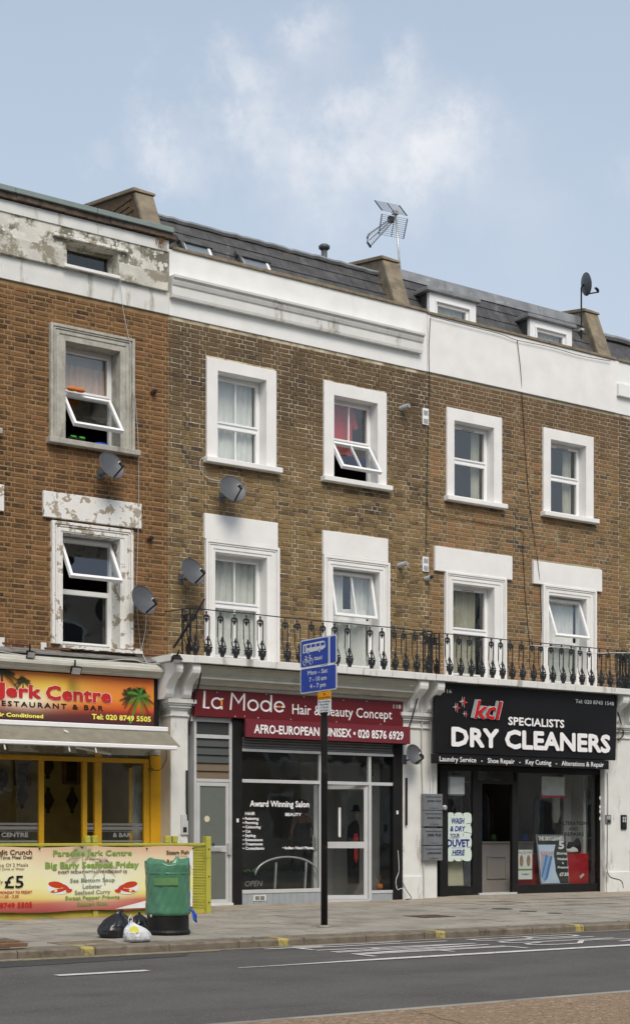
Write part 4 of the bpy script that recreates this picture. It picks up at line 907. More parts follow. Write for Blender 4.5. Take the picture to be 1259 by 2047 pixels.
# banner
bn = thing('banner', 'wide vinyl restaurant banner tied along the lime fence', 'banner', (-2, FYY-.04, .07))
YB = FYY-.045; bx0, bx1, bz0, bz1 = -5.2, PXx(386, YB), .06, .945
art = ramp_z('banner_print', bz0, bz1, [(0,(.33,.05,.05)),(.13,(.48,.10,.06)),(.22,(.70,.55,.12)),(.36,(.78,.74,.30)),(.62,(.76,.70,.42)),(.85,(.70,.55,.36)),(1,(.64,.42,.28))],
    [(-2.22,.48,.26,.42,(.78,.80,.68)),(-3.45,.62,.28,.8,(.80,.76,.50))])
mb = MB(); nx_, nz_ = 60, 8; vs = []; fs = []
for j in range(nz_+1):
    for i in range(nx_+1):
        x = bx0+(bx1-bx0)*i/nx_; t = j/nz_; sag = .012*math.sin(i*.9)*math.sin(PI*t)+.01*math.sin(i*.35+1)
        vs.append((x, YB+.003*math.sin(i*.55+j*.4), bz0+(bz1-bz0)*t+(sag if j in (0, nz_) else 0)))
for j in range(nz_):
    for i in range(nx_): a = j*(nx_+1)+i; fs.append((a, a+1, a+nx_+2, a+nx_+1))
n0 = len(vs); part('sheet', MB().add(vs+[(a, b+.004, c) for a, b, c in vs], fs+[tuple(n0+q for q in reversed(f)) for f in fs]), art, bn, smooth=True)
part('white_corner', MB().xz([(PXx(232, YB-.015), bz0+.012), (bx1-.01, bz0+.012), (bx1-.01, bz0+.26), (PXx(300, YB), bz0+.13)], YB-.006, YB-.0042), 'paper', bn)
part('white_corner', MB().xz([(PXx(372, YB), .76), (bx1-.005, .60), (bx1-.005, .93)], YB-.006, YB-.0042), 'paper', bn)
YL = YB-.0065
for body, u0, u1, vb, vt, m, bo_ in (('dit Crunch', 0, 65, 1708.5, 1699, 'inbrown', .0025), ('Time Meal Deal', 0, 65, 1717.5, 1710.5, 'inbrown', .001), ('ce Of 2 Meals', 0, 57, 1733, 1726, 'inbrown', 0), ('n Drink or Water', 0, 50, 1740, 1734.5, 'inbrown', 0), ('£5', 10, 48, 1775, 1751, 'inkblack', .004), ('ly', 0, 7, 1766, 1759, 'inbrown', 0),
    ('MONDAY TO FRIDAY', 0, 65, 1787, 1781.5, 'inred', .0015), ('11.30 - 3.30', 2, 38, 1795, 1789.5, 'inred', .0015), ('8749 5505', 0, 65, 1815, 1805, 'inred', .003),
    ('Paradise Jerk Centre', 107, 264, 1711, 1700, 'ingreen', .004), ('presents', 171, 200, 1719.5, 1714.5, 'inbrown', 0), ('Big Early Seafood Friday', 91, 278, 1736, 1724, 'ingreen', .0055), ('EVERY FRIDAY WITH LIVE RESIDENT DJ', 117, 254, 1746.5, 1741, 'inbrown', .0008),
    ('Sea Bottom Soup', 141, 230, 1764, 1756, 'ingrey', .0015), ('Lobster', 166, 204, 1776, 1768, 'ingrey', .0015), ('Seafood Curry', 150, 221, 1788, 1780, 'ingrey', .0015), ('Sweet Pepper Prawns', 131, 240, 1799, 1791.5, 'ingreen', .0025), ('Season Rice', 155, 215, 1810.5, 1803.5, 'ingreen', .0025),
    ('Steam Fish', 333, 378, 1708, 1700, 'inbrown', .002), ('with bammy', 350, 378, 1713, 1709.5, 'ingrey', 0), ('Roast Fish', 334, 377, 1726, 1718, 'inbrown', .002)):
    textp(body, u0, u1, vb, vt, YL, m, bn, bold=bo_*.9)
c = P(165, 1709, YL); palm(c, .25, YL+.0045, 'palmgrey', bn, 9, 12, (c[0]+.05, .45), .55, a0_=-.5, a1_=3.6); c = P(208, 1730, YL); palm(c, .2, YL+.0045, 'palmgrey', bn, 8, 13, (c[0]+.02, .4), .5)
for u, fl in ((120, 1), (254, -1)):
    cx, cz = P(u, 1773, YL); q = MB()
    def ell(x, z, a, b_, rot=0, n=14): return [(cx+fl*(x+a*math.cos(t_)*math.cos(rot)-b_*math.sin(t_)*math.sin(rot)), cz+z+a*math.cos(t_)*math.sin(rot)+b_*math.sin(t_)*math.cos(rot)) for t_ in [2*PI*i/n for i in range(n)]]
    part('plate_print', MB().xz(ell(0, -.02, .19, .085), YL+.003, YL+.002), 'paper', bn)
    for e in (ell(-.05, .03, .12, .045, -.15), ell(.09, -.01, .075, .03, -.6), ell(-.02, -.05, .12, .025, .15), ell(.14, -.055, .05, .025, .2)): ke = globals().get('ke', 0)+1; q.xz(e, YL+.0017-.0002*(ke % 5), YL+.0012-.0002*(ke % 5))
    part('lobster_print', q, 'lobster', bn); part('lemon_print', MB().xz(ell(-.06, -.05, .025, .022), YL-.0002, YL-.0008), 'lime2', bn)
for u in (79, 293, 385): x, z = P(u, 1696, YB); part('eyelet', MB().tube([(x, YB-.03, z), (x, YB+.02, z)], .01), 'black', bn)

# ------------------------------------------------------------------ litter bin and bags
bx, by = G(336, 1868, -.10); bz = pz(bx, by)
t = thing('litter_bin', 'round black litter bin wrapped in a green bin liner', 'litter bin', (bx, by, bz))
part('bin_base', MB().lathe((bx, by, bz), [(.265,0),(.275,.03),(.265,.05),(.255,.06),(.252,.27),(.25,.3)], 32), 'black', t, smooth=False)
prof = [(.258,.235),(.272,.26),(.268,.33),(.266,.45),(.267,.58),(.268,.70),(.272,.80),(.268,.86),(.235,.872),(.15,.85),(.05,.845)]
mb = MB().lathe((0, 0, 0), fine_profile(prof, 4), 96); rr = random.Random(4); vs = []
for (x, y, z) in mb.v:
    a = math.atan2(y, x); r = math.hypot(x, y); k = max(0, min(1, (z-.74)/.12))
    r2 = r*(1+.010*math.sin(a*9+z*14)+.008*math.sin(a*17-z*30)+.02*k*math.sin(a*5+1)+.03*k*math.sin(a*3))
    z2 = z+k*(.035*math.cos(2*(a-math.atan2(RY, RX)))+.018*math.sin(a*3+2.1)+.010*math.sin(a*7)+.006*math.sin(a*13))
    low = math.exp(-((z-.33)/.09)**2); r2 += .0025*crease((x, y, z*2.6), 9)*(.25+1.2*low+k); z2 += .012*k*crease((x, y, z), 8)
    vs.append((x/r*r2 if r > 1e-4 else x, y/r*r2 if r > 1e-4 else y, z2))
mb.v = [(x+bx, y+by, z+bz) for x, y, z in vs]
g = part('bin_liner', mb, 'baggreen', t, smooth=True)
part('liner_peak', MB().lathe((bx+.10, by-.05, bz+.80), [(.13,0),(.10,.05),(.05,.10),(.02,.135),(.005,.14)], 14, 1, .5), 'baggreen', t, smooth=True)
a = math.atan2(FY, FX)+PI
px_, py_ = bx+RX*0-FX*.262, by-FY*.262
a0_ = math.atan2(-FY, -FX); q = MB(); qa = [a0_-.55+1.1*i/10 for i in range(11)]
q.add([(bx+.281*math.cos(t_), by+.281*math.sin(t_), bz+h_) for h_ in (.60, .69) for t_ in qa]+[(bx+.277*math.cos(t_), by+.277*math.sin(t_), bz+h_) for h_ in (.60, .69) for t_ in qa], [(i, i+1, i+12, i+11) for i in range(10)]+[(i+33, i+34, i+23, i+22) for i in range(10)])
part('slot_panel', q, mat('olive_panel_through_liner', (.11,.23,.085), .4), t, smooth=True)
part('collar', MB().lathe((bx, by, bz+.735), [(.2735,0),(.276,.008),(.2735,.016)], 32), 'baggreen', t)
mb = MB(); x, y = bx+RX*.26, by+RY*.26
mb.tube([(x, y, bz+.30), (x+.04, y-.02, bz+.28), (x+.07, y-.03, bz+.22), (x+.08, y-.03, bz+.14), (x+.05, y-.03, bz+.17), (x+.03, y-.02, bz+.25)], [.01, .018, .02, .014, .012, .01], 7)
solo('bag_tie', mb, 'blue', 'blue plastic strip tied at the right of the litter bin', 'bag', smooth=True)
part('bin_label', MB().poly([(px_-RX*.19+FX*.05, py_-RY*.19+FY*.05, bz+.22), (px_-RX*.17+FX*.05, py_-RY*.17+FY*.05, bz+.22), (px_-RX*.17+FX*.05, py_-RY*.17+FY*.05, bz+.25), (px_-RX*.19+FX*.05, py_-RY*.19+FY*.05, bz+.25)], (-FX*.03, -FY*.03, 0)), 'steel', t)
def sack(u, v, r, h, m, label, seed, neck=(0, 0), sx=1.2, group=None):
    x, y = G(u, v, -.10); z = pz(x, y); rnd = random.Random(seed); mb = MB()
    prof = [(.05,0),(.85,0.01),(1.0,.12),(1.02,.3),(.95,.5),(.78,.68),(.5,.84),(.22,.95),(.10,1.0),(.13,1.08)]
    mb.lathe((0, 0, 0), fine_profile([(p*r, q*h) for p, q in prof], 4), 72, sx, .95); vs = []
    ph = [rnd.uniform(0, 6) for _ in range(8)]
    for (a, b_, c_) in mb.v:
        t_ = math.atan2(b_, a); k = c_/h; f = 1+.09*math.sin(2*t_+ph[5])+.07*math.sin(3*t_+ph[0])+.045*math.sin(7*t_+ph[1]+4*k)+.03*math.sin(13*t_+ph[2]-6*k)+.02*math.sin(21*t_+ph[3]+9*k)
        f += .055*crease((a, b_, c_*.6), 16, seed)*min(1, 3*k+.2)
        vs.append((a*f+neck[0]*k*k+x, b_*f+neck[1]*k*k+y, max(0, c_*(1+.05*math.sin(4*t_+ph[4])*k))+z))
    mb.v = vs; return solo('rubbish_bag', mb, m, label, 'bag', group, smooth=True), (x, y, z)
sack(230, 1874, .175, .29, 'bagblack', 'large black rubbish bag slumped on the pavement left of the white carrier', 3, (.08, .02), 1.2)
sack(276, 1864, .13, .21, 'bagblack', 'smaller black rubbish bag squeezed between the other bag and the bin', 5, (.02, 0), 1.1)
o, (x, y, z) = sack(274, 1880, .125, .22, 'bagwhite', 'white carrier bag with yellow and blue print beside the litter bin', 9, (-.07, 0), 1.15)
o['category'] = 'carrier bag'; o.name = 'carrier_bag'
mb = MB(); mb.tube([(x-.09+RX*.02*math.sin(i*PI/5), y-.02, z+.22+.10*math.sin(i*PI/10)*1.0) for i in range(11)], .006, 5); 
mb = MB(); mb.tube([(x-.095-.018, y-.02, z+.2), (x-.10-.02, y-.02, z+.26), (x-.085, y-.02, z+.31), (x-.065, y-.02, z+.26), (x-.075, y-.02, z+.2)], .006, 5)
h_ = link('handle', mb.mesh('handle', 'bagwhite', OFF[o.name] if o.name in OFF else o.location), o)
q = MB()
for (ox, oz, a, b_, mm) in ((-.02, .14, .055, .045, 'inyellow'), (.0, .135, .03, .022, 'ingreen')):
    pts = [(x+ox+RX*a*math.cos(t_)-FX*.118, y+RY*a*math.cos(t_)-FY*.118+.0, z+oz+b_*math.sin(t_)) for t_ in [2*PI*i/10 for i in range(10)]]
    e = MB().poly(pts, (-FX*.002-(mm == 'ingreen')*FX*.004, -FY*.002-(mm == 'ingreen')*FY*.004, 0)); p_ = link('bag_print', e.mesh('bag_print', mm, tuple(o.location)), o)

# ------------------------------------------------------------------ salon (middle)
YS = -.25
ss = thing('salon_sign', 'long maroon hairdresser sign board with thin white lettering', 'shop sign', (2.3, -.35, 2.98))
sx0, sx1 = PXx(390, -.36), PXx(805.5, -.36)
part('board', MB().box(sx0, sx1, -.36, -.26, 2.975, 3.40), 'maroon', ss, bevel=.004)
for u, v in ((434, 1384), (489, 1432), (532, 1388), (607, 1393), (516, 1435), (686, 1400), (732, 1402), (672, 1443), (760, 1448), (799, 1410), (470, 1432), (581, 1438)):
    x, z = P(u, v, -.362); part('screw', MB().lathe((0,0,0), [(.008,0),(.008,.004)], 8).xform(Matrix.Translation((x, -.364, z)) @ Matrix.Rotation(PI/2, 4, 'X')), 'signwhite', ss)
YY = -.366
def stroke(mb, pts, wd, y, t=.006, closed=False):
    n = len(pts); L_ = []; R2 = []
    for i in range(n):
        a = pts[(i-1) % n] if (i > 0 or closed) else pts[i]; b = pts[(i+1) % n] if (i < n-1 or closed) else pts[i]
        dx, dz = b[0]-a[0], b[1]-a[1]; l = math.hypot(dx, dz) or 1
        k = wd/2
        if 0 < i < n-1 or closed:
            d1 = (pts[i][0]-a[0], pts[i][1]-a[1]); d2 = (b[0]-pts[i][0], b[1]-pts[i][1]); l1 = math.hypot(*d1) or 1; l2 = math.hypot(*d2) or 1
            cs = (d1[0]*d2[0]+d1[1]*d2[1])/l1/l2; k = wd/2/max(.35, math.sqrt(max(.01, (1+cs)/2)))
        nx_, nz_ = -dz/l*k, dx/l*k
        L_.append((pts[i][0]+nx_, y, pts[i][1]+nz_)); R2.append((pts[i][0]-nx_, y, pts[i][1]-nz_))
    for i in range(n if closed else n-1):
        j = (i+1) % n; q = [R2[i], R2[j], L_[j], L_[i]]
        mb.poly(q, (0, t, 0))
def arc(cx, cz, rx, rz, a0, a1, n=22): return [(cx+rx*math.cos(math.radians(a0+(a1-a0)*i/n)), cz+rz*math.sin(math.radians(a0+(a1-a0)*i/n))) for i in range(n+1)]
def pp(u, v): return P(u, v, YY)
def scr(u): return PXx(u, YY)
mb = MB(); wd = .030
base = Pz(406, 1416, YY)    # common base line
capz = Pz(406, 1381, YY); xh = base+(capz-base)*.68
stroke(mb, [(scr(409.5), capz), (scr(408), base+.014), (scr(419), base+.014)], wd, YY)
cx = scr(434); rz = (xh-base)/2; rx = (scr(446)-scr(423))/2
stroke(mb, arc(cx, base+rz, rx-.015, rz-.015, 40, 320), wd, YY); stroke(mb, [(cx+rx-.03, xh-.02), (cx+rx+.01, xh-.02)], wd*.8, YY); stroke(mb, [(cx+rx-.018, base), (cx+rx-.018, base+.05)], wd, YY)
part('orange_block', MB().box(cx+rx-.035, cx+rx-.005, YY-.001, YY+.006, base+.06, base+.15), 'orange', ss)
x0_, x1_ = scr(461), scr(491)
stroke(mb, [(x0_, base), (x0_+.03, capz)], wd, YY); stroke(mb, [(x0_+.03, capz-.005), ((x0_+x1_)/2+.01, base+.12), (x1_-.02, capz-.005)], wd*.8, YY-.001); stroke(mb, [(x1_-.02, capz), (x1_-.03, base)], wd, YY-.0005)
cx = scr(506); stroke(mb, arc(cx, base+rz, rx-.015, rz-.015, 0, 360)[:-1], wd, YY, closed=True)
cx = scr(531.5); stroke(mb, arc(cx, base+rz, rx-.015, rz-.015, 0, 360)[:-1], wd, YY, closed=True); stroke(mb, [(cx+rx-.01, base), (cx+rx+.0, capz+.0)], wd, YY-.001)
cx = scr(558.5); stroke(mb, arc(cx, base+rz, rx-.015, rz-.015, 5, 325), wd, YY); stroke(mb, [(cx-rx+.01, base+rz), (cx-rx+.06, base+rz)], wd*.8, YY-.001); stroke(mb, [(cx+rx-.07, base+rz), (cx+rx, base+rz)], wd*.8, YY-.001)
part('orange_block', MB().box(cx-.045, cx+.02, YY-.001, YY+.006, base+rz-.014, base+rz+.014), 'orange', ss)
part('name_lettering', mb, 'signwhite', ss)
textp('Hair & Beauty Concept', 584, 783, 1427, 1407, YY, 'signwhite', ss, bold=.0015)
textp('118', 786, 801, 1416, 1408, YY, 'signwhite', ss)
s2 = thing('salon_sign', 'lower maroon board with bold white lettering above the roller shutter', 'shop sign', (2.8, -.5, 2.67))
lx0, lx1 = PXx(492, -.5), PXx(820, -.5)
part('board', MB().box(lx0, lx1, -.50, -.44, 2.67, 2.965), mat('faded_maroon', (.155,.018,.028), .4, .08, 3), s2, bevel=.004)
textp('AFRO-EUROPEAN  UNISEX • 020 8576 6929', 508, 806, 1465, 1448, -.506, 'signwhite', s2, bold=.005)
# shopfront
sfm = part('shopfront', MB().box(PXx(463, YS), PXx(481, YS), YS-.05, .1, -.02, 2.96), 'black', B['M'], label='black framed hair salon shopfront with its door open')
part('end_post', MB().box(PXx(783, YS), PXx(801, YS), YS-.05, .1, -.02, 2.70), 'black', sfm, bevel=.004)
part('black_head', MB().box(PXx(463, YS), PXx(800, YS), -.27, YS-.001, 2.70, 2.972), 'black', sfm); part('shutter_box', MB().box(PXx(481, YS)+.05, PXx(799, YS), -.435, -.271, 2.66, 2.96), 'black', sfm)
X = lambda u: PXx(u, YS)
Zs = lambda v, u=481: Pz(u, v, YS)
xa, xb = X(481), X(783)
ztop = 2.69
nsl = 6; part('shutter_guide', MB().box(xa, xb, YS+.02, YS+.06, 2.63, 2.70), 'black', sfm)
for i in range(4): part('shutter_slat', MB().yz([(YS-.02, 2.50+i*.047), (YS-.035, 2.515+i*.047), (YS-.035, 2.53+i*.047), (YS-.02, 2.545+i*.047), (YS+.01, 2.545+i*.047), (YS+.01, 2.50+i*.047)], xa, xb), 'shutter', sfm)
part('shutter_bar', MB().box(xa, xb, YS-.05, YS+.01, 2.455, 2.50), 'alu', sfm, bevel=.004)
zt_, zs1 = 1.955, .20
def bar(x0, x1, z0, z1_, y0=YS-.03, y1=YS+.04, m='alu', par=sfm, nm='frame_bar'): return part(nm, MB().box(x0, x1, y0, y1, z0, z1_), m, par, bevel=.003)
bar(xa, xb, zt_, zt_+.055); bar(xa, X(640), zs1-.03, zs1+.03); xm = X(637); bar(xm, xm+.05, zs1+.03, zt_); xd1 = X(735); bar(xd1, xd1+.06, 0, zt_); bar(xd1-.0, xd1+.05, zt_+.055, 2.45); bar(xm+.0, xm+.045, zt_+.055, 2.45)
bar(xd1+.06, xb, .12, .17)
part('pane', MB().box(xa, xm, YS, YS+.008, zs1+.03, zt_), 'glassd', sfm); part('pane', MB().box(xa, xm, YS, YS+.008, zt_+.055, 2.46), 'glassd', sfm)
part('pane', MB().box(xm+.045, xd1, YS, YS+.008, zt_+.055, 2.46), 'glassd', sfm); part('pane', MB().box(xd1+.05, xb, YS, YS+.008, zt_+.055, 2.46), 'glassd', sfm); part('pane', MB().box(xd1+.06, xb, YS, YS+.008, .17, zt_), 'glassd', sfm)
mb = MB()
for i in range(13): mb.box(xa+i*(xm+.04-xa)/13+.002, xa+(i+1)*(xm+.04-xa)/13-.002, YS-.02, YS+.02, -.02, zs1-.031)
part('panel_boards', mb, flat('grey_blue_boards', (.30,.33,.35)), sfm)
part('panel_boards', MB().box(xd1+.06, xb, YS-.02, YS+.02, -.02, .119), flat('grey_blue_panel', (.30,.33,.35)), sfm)
x = X(505); mb = MB().box(x, x+.24, YS-.03, YS-.021, .05, .14); part('air_vent', mb, 'oldwhite', sfm)
mb = MB()
for k in range(2):
    for j in range(4): mb.box(x+.03+k*.10, x+.11+k*.10, YS-.034, YS-.0305, .065+j*.017, .073+j*.017)
part('vent_slots', mb, 'dark', sfm)
part('threshold', MB().box(xm+.05, xd1, YS-.05, .1, -.02, .025), 'alu', sfm)
# open door leaf, hinged on the right, swung inwards
dl = xd1-xm-.10; H = zt_-.03
q = MB(); ring(q, -dl, 0, 0, H, .065, .065, -.022, .022, True); q.box(-dl+.065, -.065, -.0215, .0215, .86, .97)
of = OFF[sfm.name]
dr = link('door', q.mesh('door', 'alu'), sfm); gl = link('pane', MB().box(-dl+.065, -.065, -.004, .004, .065, H-.065).mesh('pane', 'glassd'), sfm); hd = link('door_handle', MB().box(-dl-.0, -dl+.09, -.05, -.023, .85, 1.05).box(-dl-.02, -dl+.03, -.05, .05, .83, 1.08).mesh('door_handle', 'steel'), sfm)
st = link('opening_hours_strip', MB().box(-dl+.42, -dl+.46, -.012, -.005, 1.05, 1.55).mesh('opening_hours_strip', 'paper'), sfm)
for o in (dr, gl, hd, st): o.location = (xd1-of[0]-.005, YS+.0-of[1], .03-of[2]); o.rotation_euler = (0, 0, -R_(32))
# window lettering
YG = YS-.004
textp('Award Winning Salon', 499.5, 618, 1612, 1600, YG, 'signwhite', sfm, bold=.004)
for i, s_ in enumerate(('HAIR', 'Relaxing', 'Perming', 'Colouring', 'Cut', 'Styling', 'Extensions', 'Treatments', 'Consultants')):
    v = 1629.2 if i == 0 else 1630+8.55*i; w_ = (20, 27, 26, 31, 11, 21, 35, 35, 38)[i]
    textp(s_, 490, 490+w_, v, v-(6.2 if i == 0 else 5.4), YG, 'signwhite', sfm, bold=.0022)
    if i: textp('•', 485, 488, v, v-5, YG, 'signwhite', sfm, bold=.002)
textp('BEAUTY', 570, 602, 1631, 1625, YG, 'signwhite', sfm, bold=.0025); textp('Indian Head Massa', 569, 626, 1697.5, 1692, YG, 'signwhite', sfm, bold=.0022); textp('•', 564.5, 567, 1697, 1692, YG, 'signwhite', sfm, bold=.002)
textp('OPEN', 490, 525, 1772, 1761, YS+.05, 'grey', sfm, shear=.2)
# side entrance
e0, e1 = X(387), X(463)
sd_ = part('side_entrance', MB().box(e0, e0+.045, YS-.02, .05, 0, 2.93).box(e1-.05, e1, YS-.02, .05, 0, 2.93).box(e0+.045, e1-.05, YS-.02, .05, 1.95, 2.0).box(e0+.045, e1-.05, YS-.02, .05, 2.64, 2.70).box(e0+.045, e1-.05, YS-.02, .05, 2.9, 2.97), 'alu', B['M'], bevel=.003)
q = MB(); ring(q, e0+.05, e1-.055, .03, 1.945, .06, .06, YS-.015, YS+.03, True); q.box(e0+.11, e1-.115, YS-.014, YS+.029, .84, .94); part('door', q, 'alu', sd_, bevel=.003)
part('letter_plate', MB().box(e0+.2, e1-.2, YS-.03, YS-.0145, .86, .92), 'steel', sd_); part('door_handle', MB().box(e1-.10, e1-.04, YS-.06, YS-.016, .80, .98), 'steel', sd_)
part('pane', MB().box(e0+.11, e1-.115, YS, YS+.01, .94, 1.885).box(e0+.11, e1-.115, YS, YS+.01, .09, .84), flat('frosted_glass', (.13,.145,.13), .35), sd_)
part('pane', MB().box(e0+.045, e1-.05, YS+.01, YS+.02, 2.70, 2.9), flat('dark_glass', (.05,.055,.055), .15), sd_)
for i in range(5):
    z = 2.0+i*.128; part('louvre_blade', MB().hexa([(e0+.045, YS-.01, z), (e1-.05, YS-.01, z), (e1-.05, YS+.02, z+.125), (e0+.045, YS+.02, z+.125)], [(e0+.045, YS-.004, z), (e1-.05, YS-.004, z), (e1-.05, YS+.026, z+.125), (e0+.045, YS+.026, z+.125)]), flat('brown_blade' if i < 2 else 'smoked_blade', (.15,.11,.07) if i < 2 else (.07,.075,.07), .3), sd_)
part('door_step', MB().box(e0, e1, YS-.06, .1, -.03, .03), 'oldwhite', sd_)
textp('118', 416, 429, 1691, 1685.5, YS-.032, 'inkblack', sd_, bold=.002)
x, z = P(414, 1637, YS-.003); part('sticker', MB().lathe((0,0,0), [(.05,0),(.05,.002)], 14).xform(Matrix.Translation((x, YS-.002, z)) @ Matrix.Rotation(PI/2, 4, 'X')), 'sheet', sd_)
# salon interior
part('salon_room', MB().box(.25, 4.40, .11, 3.4, -.02, 2.75, skip='f'), mat('salon_wall', (.58,.57,.53), .9, .1, 1.2), B['M'])
part('partition_wall', MB().box(3.62, 4.39, 1.6, 1.7, 0, 2.7).box(4.33, 4.39, -.1, 1.6, 0, 2.7), 'roomgrey', B['M'])
# reception desk with a chrome arc
dk = thing('reception_desk', 'dark reception desk with chrome arc inside the salon window', 'desk', (2, .4, 0))
part('desk_front', MB().box(1.25, 2.75, .2, .6, 0, .5), 'dark', dk)
ax, az = P(583, 1735, .12); aw_ = (PXx(637, .12)-PXx(511, .12))/2
mb = MB().tube([(PXx(574, .12)+aw_*math.cos(PI*i/24), .12, Pz(511, 1750, .12)+.30*math.sin(PI*i/24)) for i in range(25)], .018, 8); part('arc_rail', mb, 'steel', dk, smooth=True)
for u in (547, 607): x = PXx(u, .12); part('upright', MB().hexa([(x, .10, .2), (x+.03, .10, .2), (x+.06, .10, .66), (x+.03, .10, .66)], [(x, .13, .2), (x+.03, .13, .2), (x+.06, .13, .66), (x+.03, .13, .66)]), 'steel', dk)
mb = MB()
rnd = random.Random(2); lx = PXx(500, .3)
for k in range(16):
    a = rnd.uniform(-.3, 3.4); Lf = rnd.uniform(.25, .5)
    pts = [(lx+math.cos(a)*Lf*t_, .3+.1*math.sin(k)*t_, .45+math.sin(a)*Lf*t_*.8-.25*t_*t_) for t_ in (0, .25, .5, .75, 1)]
    mb.tube(pts, [.004, .016, .02, .012, .001], 4)
solo('palm_plant', mb, 'leaf', 'leafy palm plant behind the salon window lettering', 'plant')
mb = MB().box(1.9, 2.5, 1.9, 2.2, 0, .95); solo('work_station', mb, 'dark', 'dark styling unit standing behind the woman in the salon', 'unit', bevel=.01)
# woman seen from behind in the salon
def skinned(name, verts, edges, radii, m, parent=None, sub=2, root=0):
    me_ = bpy.data.meshes.new(name); me_.from_pydata(verts, edges, []); me_.update(); o = bpy.data.objects.new(name, me_); col.objects.link(o)
    o.modifiers.new('s', 'SKIN'); me_.skin_vertices
    for i, r in enumerate(radii): me_.skin_vertices[0].data[i].radius = r if isinstance(r, tuple) else (r, r)
    me_.skin_vertices[0].data[root].use_root = True
    mo = o.modifiers.new('u', 'SUBSURF'); mo.levels = sub; mo.render_levels = sub
    bpy.context.view_layer.update(); nm = bpy.data.meshes.new_from_object(o.evaluated_get(bpy.context.evaluated_depsgraph_get()))
    bpy.data.objects.remove(o); nm.name = name; nm.materials.clear(); nm.materials.append(M[m]); nm.polygons.foreach_set('use_smooth', [True]*len(nm.polygons)); 
    return link(name, nm, parent)
wx, wz = P(603, 1640, 1.0); wy = 1.0
pr = thing('person', 'woman with red headwrap and dark sleeveless top, seen from behind inside the salon', 'person', (wx, wy, 0))
V = [(0,0,.98),(0,0,1.12),(0,.01,1.28),(0,.02,1.40),(0,.01,1.46),(0,0,1.53),(0,-.01,1.62),(-.10,0,.92),(-.11,-.01,.5),(-.11,.02,.10),(-.11,-.10,.05),(.10,0,.92),(.11,-.01,.5),(.11,.02,.10),(.11,-.10,.05),
     (-.16,.01,1.38),(-.27,.05,1.14),(-.20,-.12,.98),(-.14,-.17,.96),(.16,.01,1.38),(.29,.05,1.16),(.24,-.12,.99),(.17,-.17,.97)]
V = [(a, -b, c) for a, b, c in V]
E = [(0,1),(1,2),(2,3),(3,4),(4,5),(5,6),(0,7),(7,8),(8,9),(9,10),(0,11),(11,12),(12,13),(13,14),(3,15),(15,16),(16,17),(17,18),(3,19),(19,20),(20,21),(21,22)]
Rr = [(.15,.11),(.12,.09),(.14,.10),(.11,.08),(.045,.045),(.075,.085),(.07,.08),.09,.06,.04,.03,.09,.06,.04,.03,.05,.038,.03,.02,.05,.038,.03,.02]
skinned('body', V, E, Rr, 'skinD', pr)
skinned('top', [(0,0,.88),(0,0,1.0),(0,0,1.12),(0,-.01,1.26),(0,-.015,1.36)], [(0,1),(1,2),(2,3),(3,4)], [(.19,.15),(.185,.145),(.165,.13),(.185,.14),(.15,.11)], 'dark', pr)
skinned('trousers', [(0,0,.98),(-.1,0,.88),(-.115,-.01,.5),(-.115,-.02,.14),(.1,0,.88),(.115,.01,.5),(.115,-.02,.14)], [(0,1),(1,2),(2,3),(0,4),(4,5),(5,6)], [(.19,.15),.13,.09,.07,.13,.09,.07], 'dark', pr)
part('headwrap', MB().lathe((wx, wy, 1.50), [(.09,0),(.115,.05),(.125,.12),(.11,.19),(.06,.235),(.01,.245)], 18, 1, 1.05), 'hair', pr, smooth=True)
for hx in (-.16, .19):
    for k in range(5): part('finger', MB().tube([(wx+hx+.012*k-.02, wy+.17, .965), (wx+hx+.012*k-.015, wy+.15, .93+.003*k), (wx+hx+.012*k-.01, wy+.13, .91)], [.009, .008, .006], 6), 'skinD', pr, smooth=True)
# clothes on a stand by the salon door, a dummy head with a hat
mn = thing('clothes_stand', 'stand of dark clothes topped by a head with black hat just inside the salon door', 'clothes stand', (3.75, .9, 0))
hx, hz = P(716, 1632, .9)
part('pole', MB().tube([(hx, .9, 0), (hx, .9, hz)], .02), 'steel', mn)
part('head', MB().lathe((hx, .9, hz-.14), [(.05,0),(.045,.06),(.06,.09),(.078,.14),(.082,.20),(.07,.27),(.03,.30)], 16, .85, 1), 'curtP', mn, smooth=True)
part('hat', MB().lathe((hx, .9, hz+.09), [(.14,0),(.14,.01),(.095,.02),(.09,.10),(.05,.12)], 18), 'dark', mn, smooth=True)
part('coat', MB().lathe((hx-.05, .9, .25), [(.17,0),(.18,.4),(.19,.8),(.17,1.02),(.05,1.12)], 18, 1, .5), 'dark', mn, smooth=True)
part('red_scarf', MB().lathe((hx-.14, .78, .62), [(.02,0),(.05,.10),(.035,.30),(.06,.45),(.03,.52)], 10, 1, .3), 'redcloth', mn, smooth=True)
part('brown_coat', MB().lathe((hx+.28, 1.2, .35), [(.06,0),(.09,.3),(.07,.7),(.02,.85)], 12, 1, .5), 'wood', mn, smooth=True)
x, z = P(762, 1772, .1); pt = thing('pot_plant', 'dried plant in an orange pot inside the right salon pane', 'plant', (x, .1, .17))
part('pot', MB().lathe((x, .1, .17), [(.08,0),(.10,.03),(.10,.06),(.085,.10)], 14), 'orangecloth', pt); mb = MB()
for k in range(24):
    a = rnd.uniform(0, 6.28); mb.tube([(x, .1, .26), (x+.04*math.cos(a), .1+.03*math.sin(a), .33), (x+.10*math.cos(a), .1+.06*math.sin(a), .36+rnd.uniform(0, .1))], [.006, .01, .003], 4)
part('stems', mb, 'wood', pt)
